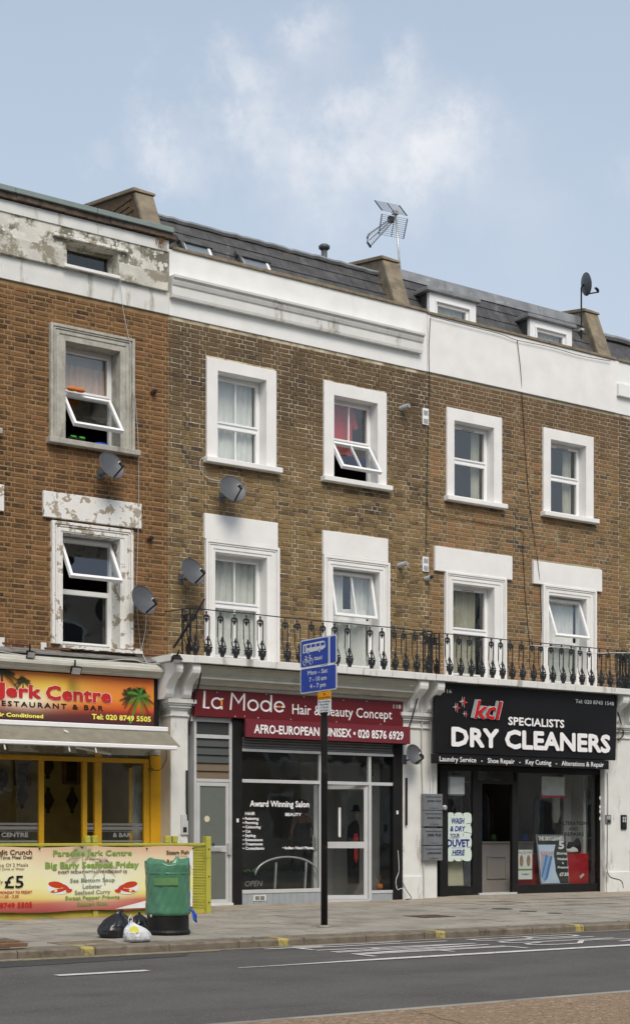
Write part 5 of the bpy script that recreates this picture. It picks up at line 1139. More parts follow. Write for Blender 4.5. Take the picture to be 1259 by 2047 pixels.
for k, (u, v) in enumerate(((722, 1531), (733, 1537), (733, 1550))):
    x, z = P(u, v, .1); solo('spotlight', MB().lathe((0,0,0), [(.02,0),(.04,.02),(.055,.10),(.05,.12)], 12).xform(Matrix.Translation((x, .1, z)) @ Matrix.Rotation(R_(70), 4, 'Y')), 'dark', 'black spotlight inside the salon fanlight, '+('leftmost and largest', 'upper one on the post', 'lower one on the post')[k], 'spotlight')

# ------------------------------------------------------------------ dry cleaner (right)
ds = thing('dry_cleaner_sign', 'large black dry cleaner sign box with bold white lettering under the balcony', 'shop sign', (7.1, -.55, 2.53))
dx0, dx1 = PXx(870.5, -.6), PXx(1233, -.6); z0_, z1_ = 2.525, 3.745
part('board', MB().hexa([(dx0,-.56,z0_),(dx1,-.56,z0_),(dx1,-.60,z1_),(dx0,-.60,z1_)], [(dx0,-.50,z0_),(dx1,-.50,z0_),(dx1,-.52,z1_),(dx0,-.52,z1_)]), 'signblack', ds, bevel=.008)
YD = -.607
textp('116', 887, 902, 1384.5, 1377.5, YD, 'signgrey', ds); textp('Tel: 020 8743 1548', 1149, 1226, 1405, 1397.5, YD, 'signgrey', ds, bold=.0015)
textp('DRY CLEANERS', 901.5, 1219, 1489.5, 1454, -.59, 'signwhite', ds, bold=.021); textp('SPECIALISTS', 1015, 1127, 1448.5, 1433, YD+.005, 'signwhite', ds, bold=.006)
def shadowed(body, u0, u1, vb, vt, bold, shear):
    textp(body, u0-7, u1-7, vb-2, vt-1, YD+.003, 'grey', ds, bold=bold+.006, shear=shear); textp(body, u0-.8, u1+.8, vb, vt-.5, YD-.006, 'signwhite', ds, bold=bold+.004, shear=shear); textp(body, u0, u1, vb, vt, YD-.013, 'red', ds, bold=bold, shear=shear)
shadowed('kcl', 947, 1004, 1435, 1399, .010, .25)
for (u, v, s_) in ((913.5, 1415, .075), (927, 1404, .085), (931, 1428, .05)):
    x, z = P(u, v, YD); st_ = lambda k: [(x+k*s_*(1.0 if i % 2 == 0 else .28)*math.cos(i*PI/4+PI/2)*.8, z+k*s_*(1.0 if i % 2 == 0 else .28)*math.sin(i*PI/4+PI/2)) for i in range(8)]
    part('star', MB().xz([(a-.04, b_+.01) for a, b_ in st_(1.15)], YD+.001, YD), 'grey', ds); part('star', MB().xz(st_(1.15), YD-.002, YD-.004), 'signwhite', ds); part('star', MB().xz(st_(1), YD-.005, YD-.008), 'red', ds)
d2 = thing('dry_cleaner_sign', 'narrow black strip sign listing laundry and repair services', 'shop sign', (7, -.6, 2.35))
part('board', MB().box(PXx(866, -.6), PXx(1216, -.6), -.60, -.52, 2.35, 2.515), 'signblack', d2, bevel=.004)
textp('Laundry Service   -   Shoe Repair   -   Key Cutting   -   Alterations & Repair', 878, 1206, 1521.5, 1511.5, -.607, 'signwhite', d2, bold=.001)
YC = -.12
XX = lambda u: PXx(u, YC)
sfr = part('shopfront', MB().box(XX(875), XX(891), YC-.06, .15, 0, 2.36).box(XX(1193), XX(1206), YC-.06, .15, 0, 2.36).box(XX(891), XX(1193), YC-.06, .15, 2.26, 2.36), 'black', B['R'], bevel=.004, label='black framed dry cleaner shopfront with open doorway')
gz = .05
def cb(u0, u1, z0, z1_, nm='frame_bar', y0=YC-.02, y1=YC+.05, m='black'): return part(nm, MB().box(XX(u0), XX(u1), y0, y1, z0, z1_), m, sfr, bevel=.003)
cb(943, 954, 0, 2.26); cb(1029, 1034, 0, 2.26); cb(891, 943, 0, .20, 'stall_riser'); cb(1034, 1193, 0, .20, 'stall_riser'); cb(954, 1029, 2.04, 2.10); cb(954, 962, .02, 2.04); cb(1022, 1029, .02, 2.04); cb(954, 1029, .02, .07, 'threshold', YC-.06, .1, 'alu')
part('pane', MB().box(XX(891), XX(943), YC, YC+.008, .20, 2.26), 'glassd', sfr); part('pane', MB().box(XX(1034), XX(1193), YC, YC+.008, .20, 2.26), 'glassd', sfr); part('pane', MB().box(XX(954), XX(1029), YC, YC+.008, 2.10, 2.26), 'glassd', sfr)
x0, z0_ = P(895, 1590, YC-.03); x1 = XX(926); z1_ = Pz(895, 1550, YC)
q = MB().box(x0, x1, YC-.05, YC-.001, z0_, z1_); vt = part('louvred_vent', q, 'grey', sfr, bevel=.03); q = MB()
for i in range(14): zz = z0_+.03+i*(z1_-z0_-.06)/14; q.box(x0+.03, x1-.03, YC-.056, YC-.0505, zz, zz+.012)
part('vent_louvre', q, 'signgrey', vt)
part('shop_room', MB().box(5.30, 9.28, .16, 3.4, 0, 2.5, skip='f'), 'room', B['R'])
part('pale_side_wall', MB().box(XX(1172)+.0, 9.27, .5, .56, 0, 2.5).box(9.2, 9.27, .17, .5, 0, 2.5), 'roomgrey', B['R'])
# things in the dry cleaner
ct = thing('shop_counter', 'cream panelled counter inside the dry cleaner doorway', 'counter', (7, 1.1, 0)); cy = .95
cx0, cx1 = PXx(961, cy), PXx(1066, cy); czt = Pz(961, 1686, cy)
part('counter_front', MB().box(cx0-.3, cx1, cy, cy+.5, 0, czt), 'counter', ct, bevel=.006); part('counter_top', MB().box(cx0-.3, cx1, cy-.03, cy+.52, czt+.001, czt+.035), 'counter', ct, bevel=.004)
q = MB(); ring(q, PXx(972, cy), PXx(1010, cy), Pz(972, 1757, cy), Pz(972, 1712, cy), .02, .02, cy-.02, cy-.001, True); part('counter_panel', q, 'counter', ct)
q = MB(); ring(q, PXx(1018, cy), PXx(1052, cy), Pz(972, 1757, cy), Pz(972, 1712, cy), .02, .02, cy-.02, cy-.001, True); part('counter_panel', q, 'counter', ct)
rb = thing('red_bin_box', 'red panelled laundry box behind the dry cleaner window', 'box', (8.4, .3, .2)); ry = .12
part('red_panel', MB().box(PXx(1065, ry), PXx(1188, ry), ry, ry+.4, .1, Pz(1188, 1706, ry)), 'redbox', rb, bevel=.006)
x, z = P(1158, 1752, ry-.01); part('scuff', MB().xz([(x, z), (x+.10, z+.06), (x+.13, z+.03), (x+.03, z-.04)], ry-.003, ry-.001), 'signgrey', rb)
for lb, u, v, r, hgt, m_ in (('heap of black clothes on top of the red box', 1152, 1702, .20, .22, 'dark'), ('folded white and pink laundry on the red box', 1138, 1704, .16, .09, 'curtW')):
    x, z = P(u, v, .3); mb = MB().lathe((0,0,0), [(.9*r,0),(r,.3*hgt),(.8*r,.7*hgt),(.3*r,hgt)], 20, 1.1, .7)
    mb.v = [(x+a*(1+.12*math.sin(5*math.atan2(b_, a))), (.32 if m_ == 'dark' else .24)+b_*.7, z+c_*(1+.2*math.sin(a*30))) for a, b_, c_ in mb.v]; solo('laundry_pile', mb, m_, lb, 'laundry', smooth=True)
# poster board
YP = YC+.05
pb = thing('poster_board', 'price poster of hanging blue shirts leaning in the dry cleaner window', 'poster', (8, YP, .2))
def pq(u, v, y=YP): return P(u, v, y)
c4 = [pq(1080, 1768), pq(1137, 1767), pq(1130, 1669), pq(1071, 1668.5)]
part('board', MB().xz(c4, YP, YP+.02), 'grey', pb)
def lerp(s, t_, y=0):
    a = [c4[0][i]+(c4[1][i]-c4[0][i])*s for i in (0, 1)]; b_ = [c4[3][i]+(c4[2][i]-c4[3][i])*s for i in (0, 1)]; return (a[0]+(b_[0]-a[0])*t_, a[1]+(b_[1]-a[1])*t_)
part('poster_print', MB().xz([lerp(.02, .015), lerp(.98, .015), lerp(.98, .985), lerp(.02, .985)], YP-.002, YP), flat('charcoal_print', (.035,.04,.035)), pb)
part('shirt_backdrop', MB().xz([lerp(.03, .02), lerp(.68, .02), lerp(.56, .25), lerp(.52, .45), lerp(.54, .65), lerp(.62, .80), lerp(.03, .80)], YP-.003, YP-.0025), 'shirt3', pb)
for i in range(6):
    s0 = .10+.075*i; t0 = .63-.012*i; cm = ('shirt4', 'shirt1', 'shirt2', 'shirt1', 'shirt2', 'shirt3')[i]
    part('shirt_print', MB().xz([lerp(max(.04, s0-.26), max(.04, t0-.42-.02*i)), lerp(max(.10, s0-.10), .04+.02*i), lerp(min(.56, s0+.08), .06+.05*i), lerp(min(.54, s0+.10), t0-.06), lerp(s0+.05, t0), lerp(s0, t0-.02)], YP-.0035-.0004*i, YP-.0033-.0004*i), cm, pb)
for i in range(5): part('collar_print', MB().xz([lerp(.08+.09*i, .60), lerp(.15+.09*i, .585), lerp(.14+.09*i, .66), lerp(.09+.09*i, .67)], YP-.0075, YP-.007), 'shirt4', pb)
def ptxt(body, s0, s1, t0, cap, bo=.002, m='signwhite'):
    x0, z0 = lerp(s0, t0); x1 = lerp(s1, t0)[0]; part('lettering', text_mb(body, x0, x1, z0, cap, YP-.008, bo), m, pb)
ptxt('THE DRYCLEANERS', .04, .92, .885, .075, .004); ptxt('5', .70, .90, .72, .14, .010); ptxt('Shirts', .62, .98, .60, .045, .004); ptxt('Washed', .62, .98, .49, .04, .004); ptxt('&', .78, .85, .41, .035, .003); ptxt('Pressed', .62, .99, .32, .04, .004); ptxt('£7.50', .66, .99, .17, .055, .006)
# small event poster: two plain half faces
ep = thing('event_poster', 'white event poster with two half portraits low in the dry cleaner window', 'poster', (7.3, YP, .25))
a, b_ = P(1034, 1758, YP), P(1063, 1699, YP); w_, h_ = b_[0]-a[0], Pz(1034, 1699, YP)-a[1]
part('sheet', MB().box(a[0], a[0]+w_, YP, YP+.004, a[1], a[1]+h_), 'paper', ep)
for s_ in (0, 1):
    cx = a[0]+w_*(.26+.48*s_); part('portrait', MB().xz([(cx+w_*.13*math.cos(t_)*(1), a[1]+h_*.63+h_*.2*math.sin(t_)) for t_ in [2*PI*i/14 for i in range(14)]], YP-.003, YP-.001), mat('portrait_print', (.36,.20,.11), .7, .5, 25), ep)
part('colour_band', MB().box(a[0], a[0]+w_, YP-.003, YP-.001, a[1]+h_*.30, a[1]+h_*.36), 'ingreen', ep)
part('lettering', text_mb('indigO', a[0]+.10, a[0]+w_-.08, a[1]+h_*.15, .035, YP-.004), 'inkblack', ep); part('lettering', text_mb('FACE/OFF', a[0]+.02, a[0]+w_-.02, a[1]+h_*.86, .05, YP-.004), 'ingrey', ep)
# wash and dry card
wd_ = thing('window_card', 'hand painted mint card about washing duvets on the dry cleaner window', 'sign', (5.8, -.15, .66)); Yw = YC-.035
a = P(891, 1721, Yw); w_ = PXx(941, Yw)-a[0]; h_ = Pz(891, 1625, Yw)-a[1]
def wob(k, base):
    pts = []
    for (ax_, az_, bx_, bz_, n) in ((0,0,1,0,3),(1,0,1,1,4),(1,1,0,1,3),(0,1,0,0,3)):
        for i in range(n*6):
            t_ = i/(n*6); f = abs(math.sin(t_*n*PI))**.5*.03*k; nx_, nz_ = (bz_-az_), -(bx_-ax_)
            pts.append((a[0]+w_*(ax_+(bx_-ax_)*t_)+nx_*(f-.02)+(0), a[1]+h_*(az_+(bz_-az_)*t_)+nz_*(f-.02)))
    return pts
part('card_edge', MB().xz([(x-.004+.008*(x > a[0]+w_/2), z-.006+.012*(z > a[1]+h_/2)) for x, z in wob(1, 0)], Yw+.001, Yw+.006), 'inkblack', wd_); part('card', MB().xz(wob(1, 0), Yw-.004, Yw), 'mint', wd_)
for body, s0, s1, t0, cap, bo, m_ in (('WASH', .2, .72, .78, .10, .004, 'inkblue'), ('& DRY', .15, .76, .62, .09, .004, 'inkblue'), ('YOUR', .15, .52, .49, .07, .002, 'inkblue'), ('DUVET', .03, .93, .30, .125, .007, 'inkblue'), ('HERE', .23, .74, .13, .085, .004, 'inkblue')):
    part('lettering', text_mb(body, a[0]+w_*s0, a[0]+w_*s1, a[1]+h_*t0, cap, Yw-.006, bo, .15 if body != 'DUVET' else 0), m_, wd_)
for s0, s1, t0 in ((.2, .72, .265), (.2, .72, .105), (.15, .52, .47)): part('underline', MB().box(a[0]+w_*s0, a[0]+w_*s1, Yw-.006, Yw-.005, a[1]+h_*t0, a[1]+h_*t0+.007), 'inkblack', wd_)
for s0, t0, s1, t1 in ((.3, 1.0, .32, .94), (.64, 1.0, .67, .93), (.0, .79, .08, .77), (1., .79, .8, .77), (0, .6, .08, .6), (1, .57, .7, .6), (.68, .57, .66, .51), (1, .29, .85, .27), (.3, 0, .3, .05), (.58, 0, .6, .05), (.05, .28, .1, .27)):
    q = MB(); stroke(q, [(a[0]+w_*s0, a[1]+h_*t0), (a[0]+w_*(s0+s1)/2, a[1]+h_*(t0+t1)/2+.006), (a[0]+w_*s1, a[1]+h_*t1)], .009, Yw-.0055, .001); part('ink_line', q, 'inkblack', wd_)
solo('leaning_sheet', MB().xz([P(892, 1771, .0), P(926, 1770, .0), P(924, 1715, .0), P(891, 1715, .0)], 0, .02), 'sheet', 'cream board leaning inside the window below the mint card', 'board')
solo('leaning_sheet', MB().box(PXx(926, .2), PXx(943, .2), .2, .23, .2, .62), 'grey', 'grey panel standing beside the cream board inside the left window', 'board')
# hanging garments
gr = thing('garment_rail', 'rail of dark garments in plastic covers hanging in the dry cleaner', 'clothes rail', (7.5, 1.8, 2.2)); part('rail', MB().tube([(5.6, 1.8, 2.15), (8.4, 1.8, 2.15)], .015), 'steel', gr)
rg = random.Random(11)
for i in range(26):
    x = 5.7+i*.10; q = MB().lathe((x, 1.8, 1.05+rg.uniform(-.15, .25)), [(.05,0),(.06,.4),(.05,.85),(.015,1.0)], 8, .8, 3.2); part('garment', q, flat('garment_cloth', [(.05,.05,.055),(.12,.04,.04),(.28,.28,.30),(.04,.07,.14),(.18,.15,.12)][i % 5], .6), gr, smooth=True)
q = MB().lathe((0,0,0), [(.10,0),(.13,.3),(.11,.8),(.03,1.0)], 16, 1, .6); x, z = P(1075, 1660, .45); q.xform(Matrix.Translation((x, .45, .95))); solo('garment_bag', q, 'bagblack', 'long black garment in shiny plastic hanging behind the price poster', 'garment', smooth=True)
q = MB().lathe((0,0,0), [(.05,0),(.11,.15),(.10,.5),(.02,.62)], 14, 1, .5); x, z = P(1110, 1640, .5); q.xform(Matrix.Translation((x, .5, 1.35))); solo('garment', q, 'curtC', 'pale shirt on a hanger behind the right dry cleaner window', 'garment', smooth=True)
xa_, za_ = P(1083, 1590, .05); x1 = PXx(1129, .05); zt_ = Pz(1083, 1552, .05)
cl = curtain(xa_, x1, za_, zt_, .06, 'curtW', 'white cloth with red hem hanging at the top of the window', 3, .015, name='cloth'); q = MB().box(xa_-.02, x1+.01, .03, .10, za_-.04, za_-.002); hm = link('hem', q.mesh('hem', 'redcloth', tuple(cl.location)), cl)
textp('ALTERATIONS', 1118, 1176, 1649, 1642, YC-.004, 'inkblack', sfr, bold=.003); textp('AND', 1136, 1155, 1660, 1653.5, YC-.004, 'inkblack', sfr, bold=.003); textp('REPAIRS', 1127, 1166, 1671, 1664, YC-.004, 'inkblack', sfr, bold=.003)
x, z = P(1165, 1668, .45); solo('wall_picture', MB().box(x, x+.22, .46, .495, z, z+.16), 'wood', 'small dark photograph on the pale wall inside the dry cleaner', 'picture')
for k, (u, mm, lb) in enumerate(((985, 'leaf', 'small green plant on the dry cleaner counter'), (1048, 'blue', 'blue container on the dry cleaner counter'))):
    x, z = P(u, 1684, 1.1); solo('counter_item', MB().lathe((x, 1.1, czt+.036), [(.05,0),(.06,.06),(.045,.14)], 12), mm, lb, 'pot' if k == 0 else 'container', smooth=True)
x, z = P(1190, 1765, .05); solo('yellow_ball', MB().lathe((x-.05, .05, z-.02), [(.01,0),(.06,.03),(.075,.08),(.06,.13),(.02,.155)], 14), 'inyellow', 'yellow ball beside the red box at the right end of the window', 'ball', smooth=True)

# ------------------------------------------------------------------ balcony railings
def baluster_mesh():
    mb = MB()
    prof = [(.63, -.0), (.58, .0), (.45, .0), (.33, .005), (.24, -.02), (.17, -.055), (.12, -.06), (.06, -.04)]
    for s_ in (-1, 1): mb.tube([(s_*(.052 if z > .3 else .058), y, z) for z, y in prof], .0095, 5)
    mb.lathe((0, 0, .665), [(.006,0),(.016,.012),(.020,.022),(.016,.034),(.004,.042)], 8); mb.lathe((0, 0, .64), [(.02,0),(.012,.03)], 8)
    # heart-shaped mask with two eyes: outline built as a ring of pieces
    for s_ in (-1, 1):
        mb.xz([(0, .655), (s_*.03, .65), (s_*.056, .615), (s_*.056, .58), (s_*.044, .575), (s_*.038, .605), (0, .625)][::s_ if s_ == 1 else -1], -.008, .008)
    mb.xz([(-.03, .575), (0, .525), (.03, .575), (.044, .585), (.012, .60), (0, .628), (-.012, .60), (-.044, .585)], -.007, .007)
    # palmette at the foot
    y = -.045
    mb.xz([(-.004, .315), (.004, .315), (.016, .275), (.030, .255), (.05, .245), (-.05, .245), (-.030, .255), (-.016, .275)][::-1], y-.008, y+.012)
    mb.box(-.012, .012, y-.012, y+.008, .16, .246); mb.box(-.058, .058, y-.014, y+.006, .165, .185)
    mb.xz([(-.055, .155), (-.075, .14), (-.06, .12), (-.062, .085), (-.04, .07), (-.03, .03), (-.02, 0), (.02, 0), (.03, .03), (.04, .07), (.062, .085), (.06, .12), (.075, .14), (.055, .155), (.03, .145), (.012, .166), (-.012, .166), (-.03, .145)], y-.022, y+.012)
    mb.lathe((0, y-.015, .09), [(.01,-.03),(.028,-.01),(.03,.02),(.01,.05)], 8)
    return mb.mesh('baluster', 'iron')
bme = baluster_mesh()
def railing(label, us, xL, xR, zr, left_return, right_return):
    t = thing('balcony_railing', label, 'railing', ((xL+xR)/2, -.68, 3.87)); zt = 3.875; of = OFF[t.name]
    n = 14; mb = MB(); mb.tube([(xL+(xR-xL)*i/n, -.68+.006*math.sin(i*1.7), zr+.004*math.sin(i*2.3)) for i in range(n+1)], .009, 6); part('handrail', mb, 'iron', t)
    for u in us:
        x = PXx(u, -.68); o = link('baluster', bme, t); o.location = (x-of[0], -.68-of[1], zt-of[2]); o.rotation_euler = (random.uniform(-.02, .02), random.uniform(-.03, .03), random.uniform(-.08, .08))
    for flag, x in ((left_return, xL), (right_return, xR)):
        if not flag: continue
        part('side_rail', MB().tube([(x, -.68, zr), (x-.05, 0, zr+.02)], .009, 6), 'iron', t)
        part('corner_bar', MB().box(x-.01, x+.01, -.69, -.67, zt-.01, zr), 'iron', t)
        part('corner_bar', MB().box(x-.02, x+.0, -.47, -.45, zt-.01, zr), 'iron', t)
        part('cross_bar', MB().box(x-.012, x-.002, -.67, -.46, zr-.10, zr-.08).box(x-.012, x-.002, -.67, -.46, zr-.19, zr-.17), 'iron', t)
        o = link('baluster', bme, t); o.location = (x-.01-of[0], -.565-of[1], zt-of[2]); o.rotation_euler = (0, 0, PI/2)
    return t
railing('black cast iron balcony railing with one baluster missing on the middle building', (387,413,441,468,494,521,571,596,622,646,670,695,739,763,785,807,829,851), -.005, 4.77, 4.60, True, True)
railing('black cast iron balcony railing on the right building, above the dry cleaner', (895,917,938,959,980,1000,1020,1040,1062,1081,1101,1121,1140,1159,1178,1197,1215,1234), 4.93, 9.47, 4.585, True, True)
railing('black cast iron balcony railing cut off by the right edge of the photo', (1252,1270,1288,1306,1324), 9.56, 12.5, 4.57, True, False)
x0, z0_ = P(350, 1295, -.55); x1, z1_ = P(410, 1197, -.75)
solo('leaning_bar', MB().tube([(x0, -.5, z0_), ((x0+x1)/2-.03, -.66, (z0_+z1_)/2-.03), (x1, -.74, z1_)], [.018, .022, .013], 8), 'black', 'black metal arm leaning across the left end of the balcony railing', 'bar')

# ------------------------------------------------------------------ satellite dishes
def dish(label, u, v, Y, size, n, wall, up_arm=False, side=1, cable=None, wally=0):
    c = Vector((PXx(u, Y), Y, Pz(u, v, Y))); n = Vector(n).normalized(); t = thing('satellite_dish', label, 'satellite dish', tuple(c), 'satellite dishes')
    up = Vector((0, 0, 1)); xx = up.cross(n).normalized(); yy = n.cross(xx)
    mb = MB(); rings = 7; seg = 32; vs = []; fs = []
    for k, sg_ in ((0, 1), (1, -1)):
        for i in range(rings+1):
            r = i/rings; dep = .05*(1-r*r)
            for j in range(seg):
                a = 2*PI*j/seg; p = c-n*dep+xx*math.cos(a)*r*size*.50*1.0+yy*math.sin(a)*r*size*.54-n*(.006*k); vs.append(tuple(p))
    for k in (0, 1):
        b0 = k*(rings+1)*seg
        for i in range(rings):
            for j in range(seg):
                j2 = (j+1) % seg; f = (b0+i*seg+j, b0+i*seg+j2, b0+(i+1)*seg+j2, b0+(i+1)*seg+j); fs.append(f if k == 0 else f[::-1])
    part('bowl', MB().add(vs, fs), 'greydish', t, smooth=True)
    rim = [tuple(c+xx*math.cos(2*PI*j/32)*size*.5+yy*math.sin(2*PI*j/32)*size*.54) for j in range(32)]; part('rim', MB().tube(rim, .007, 5, True), 'greydish', t)
    foot = c-yy*size*.48; tip = c+n*size*.62-yy*size*.42
    part('feed_arm', MB().tube([tuple(foot-n*.03), tuple(tip)], .014, 6), 'black', t)
    part('feed_horn', MB().tube([tuple(tip-n*.01), tuple(tip+yy*.03+(c-tip).normalized()*.02), tuple(tip+yy*.05+(c-tip).normalized()*.07)], [.022, .030, .024], 8), 'black', t); part('horn_cap', MB().tube([tuple(tip+yy*.05+(c-tip).normalized()*.07), tuple(tip+yy*.055+(c-tip).normalized()*.085)], .026, 8), 'signgrey', t)
    back = c-n*.06
    if wall: part('wall_bracket', MB().tube([tuple(back), (back.x-.02, (back.y+wally)/2, back.z-.08), (back.x-.03, wally, back.z-.06)], .016, 6).box(back.x-.08, back.x+.02, wally-.012, wally, back.z-.14, back.z+.02), 'greydish', t)
    return t, c
NW = (.10, -.93, .35)
dish('grey satellite dish on the brickwork below the grey stone window', 224, 930, -.32, .42, NW, True)
dish('grey satellite dish below the left top-floor window of the middle building', 466, 977, -.32, .44, (-.12, -.90, .40), True)
dish('grey satellite dish left of the balcony door, above the railing end', 386, 1142, -.32, .42, NW, True)
dish('grey satellite dish right of the peeling window above the restaurant', 288, 1199, -.32, .44, (.15, -.92, .30), True)
dish('grey satellite dish on the white pilaster beside the salon sign', 828, 1508, -.55, .33, (.02, -.95, .28), True, wally=-.3)
t, c = dish('grey satellite dish on a pole above the roof at the right', 1171, 568, .55, .40, (.93, -.28, .16), False)
part('pole', MB().tube([(PXx(1161, .62), .62, 10.75), (PXx(1161, .62), .62, Pz(1161, 575, .62)), tuple(c-Vector((.93,-.28,.16))*.06)], .016, 8), 'black', t)
part('clamp', MB().box(PXx(1161, .62)-.04, PXx(1161, .62)+.04, .58, .66, 11.0, 11.04), 'steel', t)
# television aerial
t = thing('television_aerial', 'television aerial with mesh reflectors on a tall silver mast above the roof', 'aerial', (PXx(803, .9), .9, 11.0)); Ya = .9
mtop = Vector((PXx(790, Ya), Ya, Pz(790, 424, Ya))); mbase = Vector((PXx(804, Ya), Ya, 10.9))
part('mast', MB().tube([tuple(mbase), tuple(mtop)], .020, 8), 'steel', t, smooth=True)
def pt3(u, v, y=Ya): x, z = P(u, v, y); return Vector((x, y, z))
bdir = (pt3(737, 478, .35)-pt3(790, 440, Ya)).normalized()
def grid(a, b, c_, d, nr):   # reflector: corners a-b (left edge) d-c (right edge)
    mb = MB(); mb2 = MB()
    for i in range(nr+1):
        s_ = i/nr; mb.tube([tuple(a.lerp(b, s_)), tuple(d.lerp(c_, s_))], .0035, 4)
    mb2.tube([tuple(a), tuple(b)], .011, 5); mb2.tube([tuple(d), tuple(c_)], .011, 5); mb2.tube([tuple(a.lerp(d, .5)), tuple(b.lerp(c_, .5))], .008, 5)
    part('reflector_rods', mb, 'greydish', t); part('reflector_edge', mb2, 'iron', t)
grid(pt3(749, 401, .5), pt3(763, 420, .82), pt3(813, 431, .98), pt3(798, 411, .66), 8)
grid(pt3(763, 428, .82), pt3(757, 468, .55), pt3(806, 477, .7), pt3(814, 438, .98), 10)
mb = MB(); tip = pt3(738, 480, .1); root = pt3(783, 440, .85)
for dz, dx in ((.09, -.02), (0, 0), (-.09, .03)): mb.tube([tuple(root+Vector((dx*.3, 0, dz*.35))), tuple(tip+Vector((dx, 0, dz)))], .009, 5)
part('boom', mb, 'greydish', t)
mb = MB()
for i in range(13):
    p = root.lerp(tip, .18+i*.065)
    for dz in (.09*(.35+.65*(.18+i*.065)), -.09*(.35+.65*(.18+i*.065))): mb.tube([tuple(p+Vector((-.045, -.03, dz+.012))), tuple(p+Vector((.045, .03, dz-.012)))], .003, 4)
part('director_rods', mb, 'greydish', t)
part('end_bracket', MB().tube([tuple(tip+Vector((0, 0, .11))), tuple(tip+Vector((-.04, 0, .04))), tuple(tip+Vector((-.04, 0, -.05))), tuple(tip+Vector((.03, 0, -.12)))], .018, 6), 'iron', t)
part('junction_box', MB().box(root.x-.09, root.x+.01, root.y-.06, root.y+.02, root.z-.06, root.z+.05), 'iron', t, bevel=.008); part('mast_clamp', MB().box(mtop.x-.06, mtop.x+.05, Ya-.05, Ya+.05, mtop.z-.05, mtop.z+.02), 'steel', t, bevel=.008)

# ------------------------------------------------------------------ pipes, vents, lamps, cables
def stub(label, u, v, m, capm, L_=.16, r=.045):
    x, z = P(u, v, 0); t = thing('wall_flue', label, 'flue', (x, 0, z)); d = Vector((.25, -1, .12)).normalized(); p = Vector((x, 0, z))
    part('tube', MB().tube([tuple(p), tuple(p+d*L_)], r, 14), m, t, smooth=False); part('end_ring', MB().tube([tuple(p+d*L_), tuple(p+d*(L_+.03))], r*.85, 14), capm, t)
stub('white flue stub beside the top-floor window with the red shirt', 800, 817, 'pvcpipe', 'grey'); stub('white flue stub beside the tilted balcony window', 796, 1131, 'pvcpipe', 'grey'); stub('flue stub with black end above the junction of the balconies', 850, 1157, 'pvcpipe', 'dark', .12, .04)
stub('rusty terracotta pipe stub in the upper brown brickwork', 304, 785, 'terra', 'dark', .06, .04); stub('rusty terracotta pipe stub in the lower brown brickwork', 297, 1078, 'terra', 'dark', .06, .04)
for (u, v0, v1, lb) in ((844, 815, 848, 'white air brick high up at the joint of the two brick buildings'), (844, 1113, 1142, 'white air brick lower down above the balcony railing')):
    x, z1_ = P(u, v0, -.02); z0_ = Pz(u, v1, -.02); t = thing('air_brick', lb, 'air vent', (x, 0, z0_)); part('plate', MB().box(x, x+.135, -.03, -.009, z0_, z1_), 'upvc', t, bevel=.004); q = MB()
    for k in range(2):
        for j in range(5): q.box(x+.02+.0, x+.115, -.034, -.0305, z0_+.02+k*(z1_-z0_)/2+j*.018, z0_+.03+k*(z1_-z0_)/2+j*.018)
    part('slots', q, 'grey', t)
def flood(label, u, v, Y, tilt, sz=.11):
    x, z = P(u, v, Y); t = thing('floodlight', label, 'floodlight', (x, Y, z)); t.rotation_euler = (tilt, 0, 0)
    for nm, q, mm in (('housing', MB().hexa([(-sz*.6,-.02,-sz*.45),(sz*.6,-.02,-sz*.45),(sz*.6,-.02,sz*.45),(-sz*.6,-.02,sz*.45)], [(-sz*.4,.07,-sz*.3),(sz*.4,.07,-sz*.3),(sz*.4,.07,sz*.3),(-sz*.4,.07,sz*.3)]), 'black'), ('lens', MB().box(-sz*.5, sz*.5, -.028, -.021, -sz*.36, sz*.36), 'steel'), ('bracket', MB().tube([(0,.05,0),(0,.07,.08),(0,.10,.12)], .014, 6), 'black')):
        link(nm, q.mesh(nm, mm), t)
flood('black floodlight on the restaurant cornice, leftmost', 62, 1308, -.42, .5); flood('silver faced floodlight hanging over the restaurant sign', 152, 1340, -.48, .55, .14); flood('black floodlight on the left end of the balcony slab', 353, 1319, -.85, 1.2, .13)
for k, (u, v) in enumerate(((5, 1288), (89, 1298), (277, 1310))):
    x, z = P(u, v, -.03); t = thing('sign_bracket', 'white bracket with rusty arm above the restaurant sign, '+('leftmost', 'under the window', 'by the dish')[k], 'bracket', (x, 0, z-.1)); part('plate', MB().box(x-.05, x+.04, -.035, -.008, z-.11, z+.10), 'oldwhite', t, bevel=.004); part('arm', MB().tube([(x, -.03, z+.02), (x+.30, -.30, z-.02)], .012, 5), 'terra', t)
def cable(label, pts, m='cableB', r=.006, cat='cable'):
    P3 = [Vector((PXx(u, y), y, Pz(u, v, y))) for u, v, y in pts]; out = []
    n = len(P3)
    for i in range(n-1):
        p0, p1, p2, p3 = P3[max(0, i-1)], P3[i], P3[i+1], P3[min(n-1, i+2)]
        for k in range(5):
            t_ = k/5; out.append(tuple(.5*((2*p1)+(-p0+p2)*t_+(2*p0-5*p1+4*p2-p3)*t_*t_+(-p0+3*p1-3*p2+p3)*t_**3)))
    out.append(tuple(P3[-1])); return solo('cable', MB().tube(out, r, 5), m, label, cat)
cable('black cable down the joint between middle and right buildings', [(860,635,-.06),(857,700,-.06),(858,780,-.02),(855,870,-.02),(853,960,-.02),(852,1040,-.02),(851,1112,-.02)])
cable('black cable running down the white parapet of the right building into the balcony', [(1033,680,-.05),(1040,740,-.05),(1043,800,-.02),(1048,880,-.02),(1055,980,-.02),(1065,1060,-.02),(1075,1130,-.07),(1080,1200,-.02),(1083,1290,-.02)])
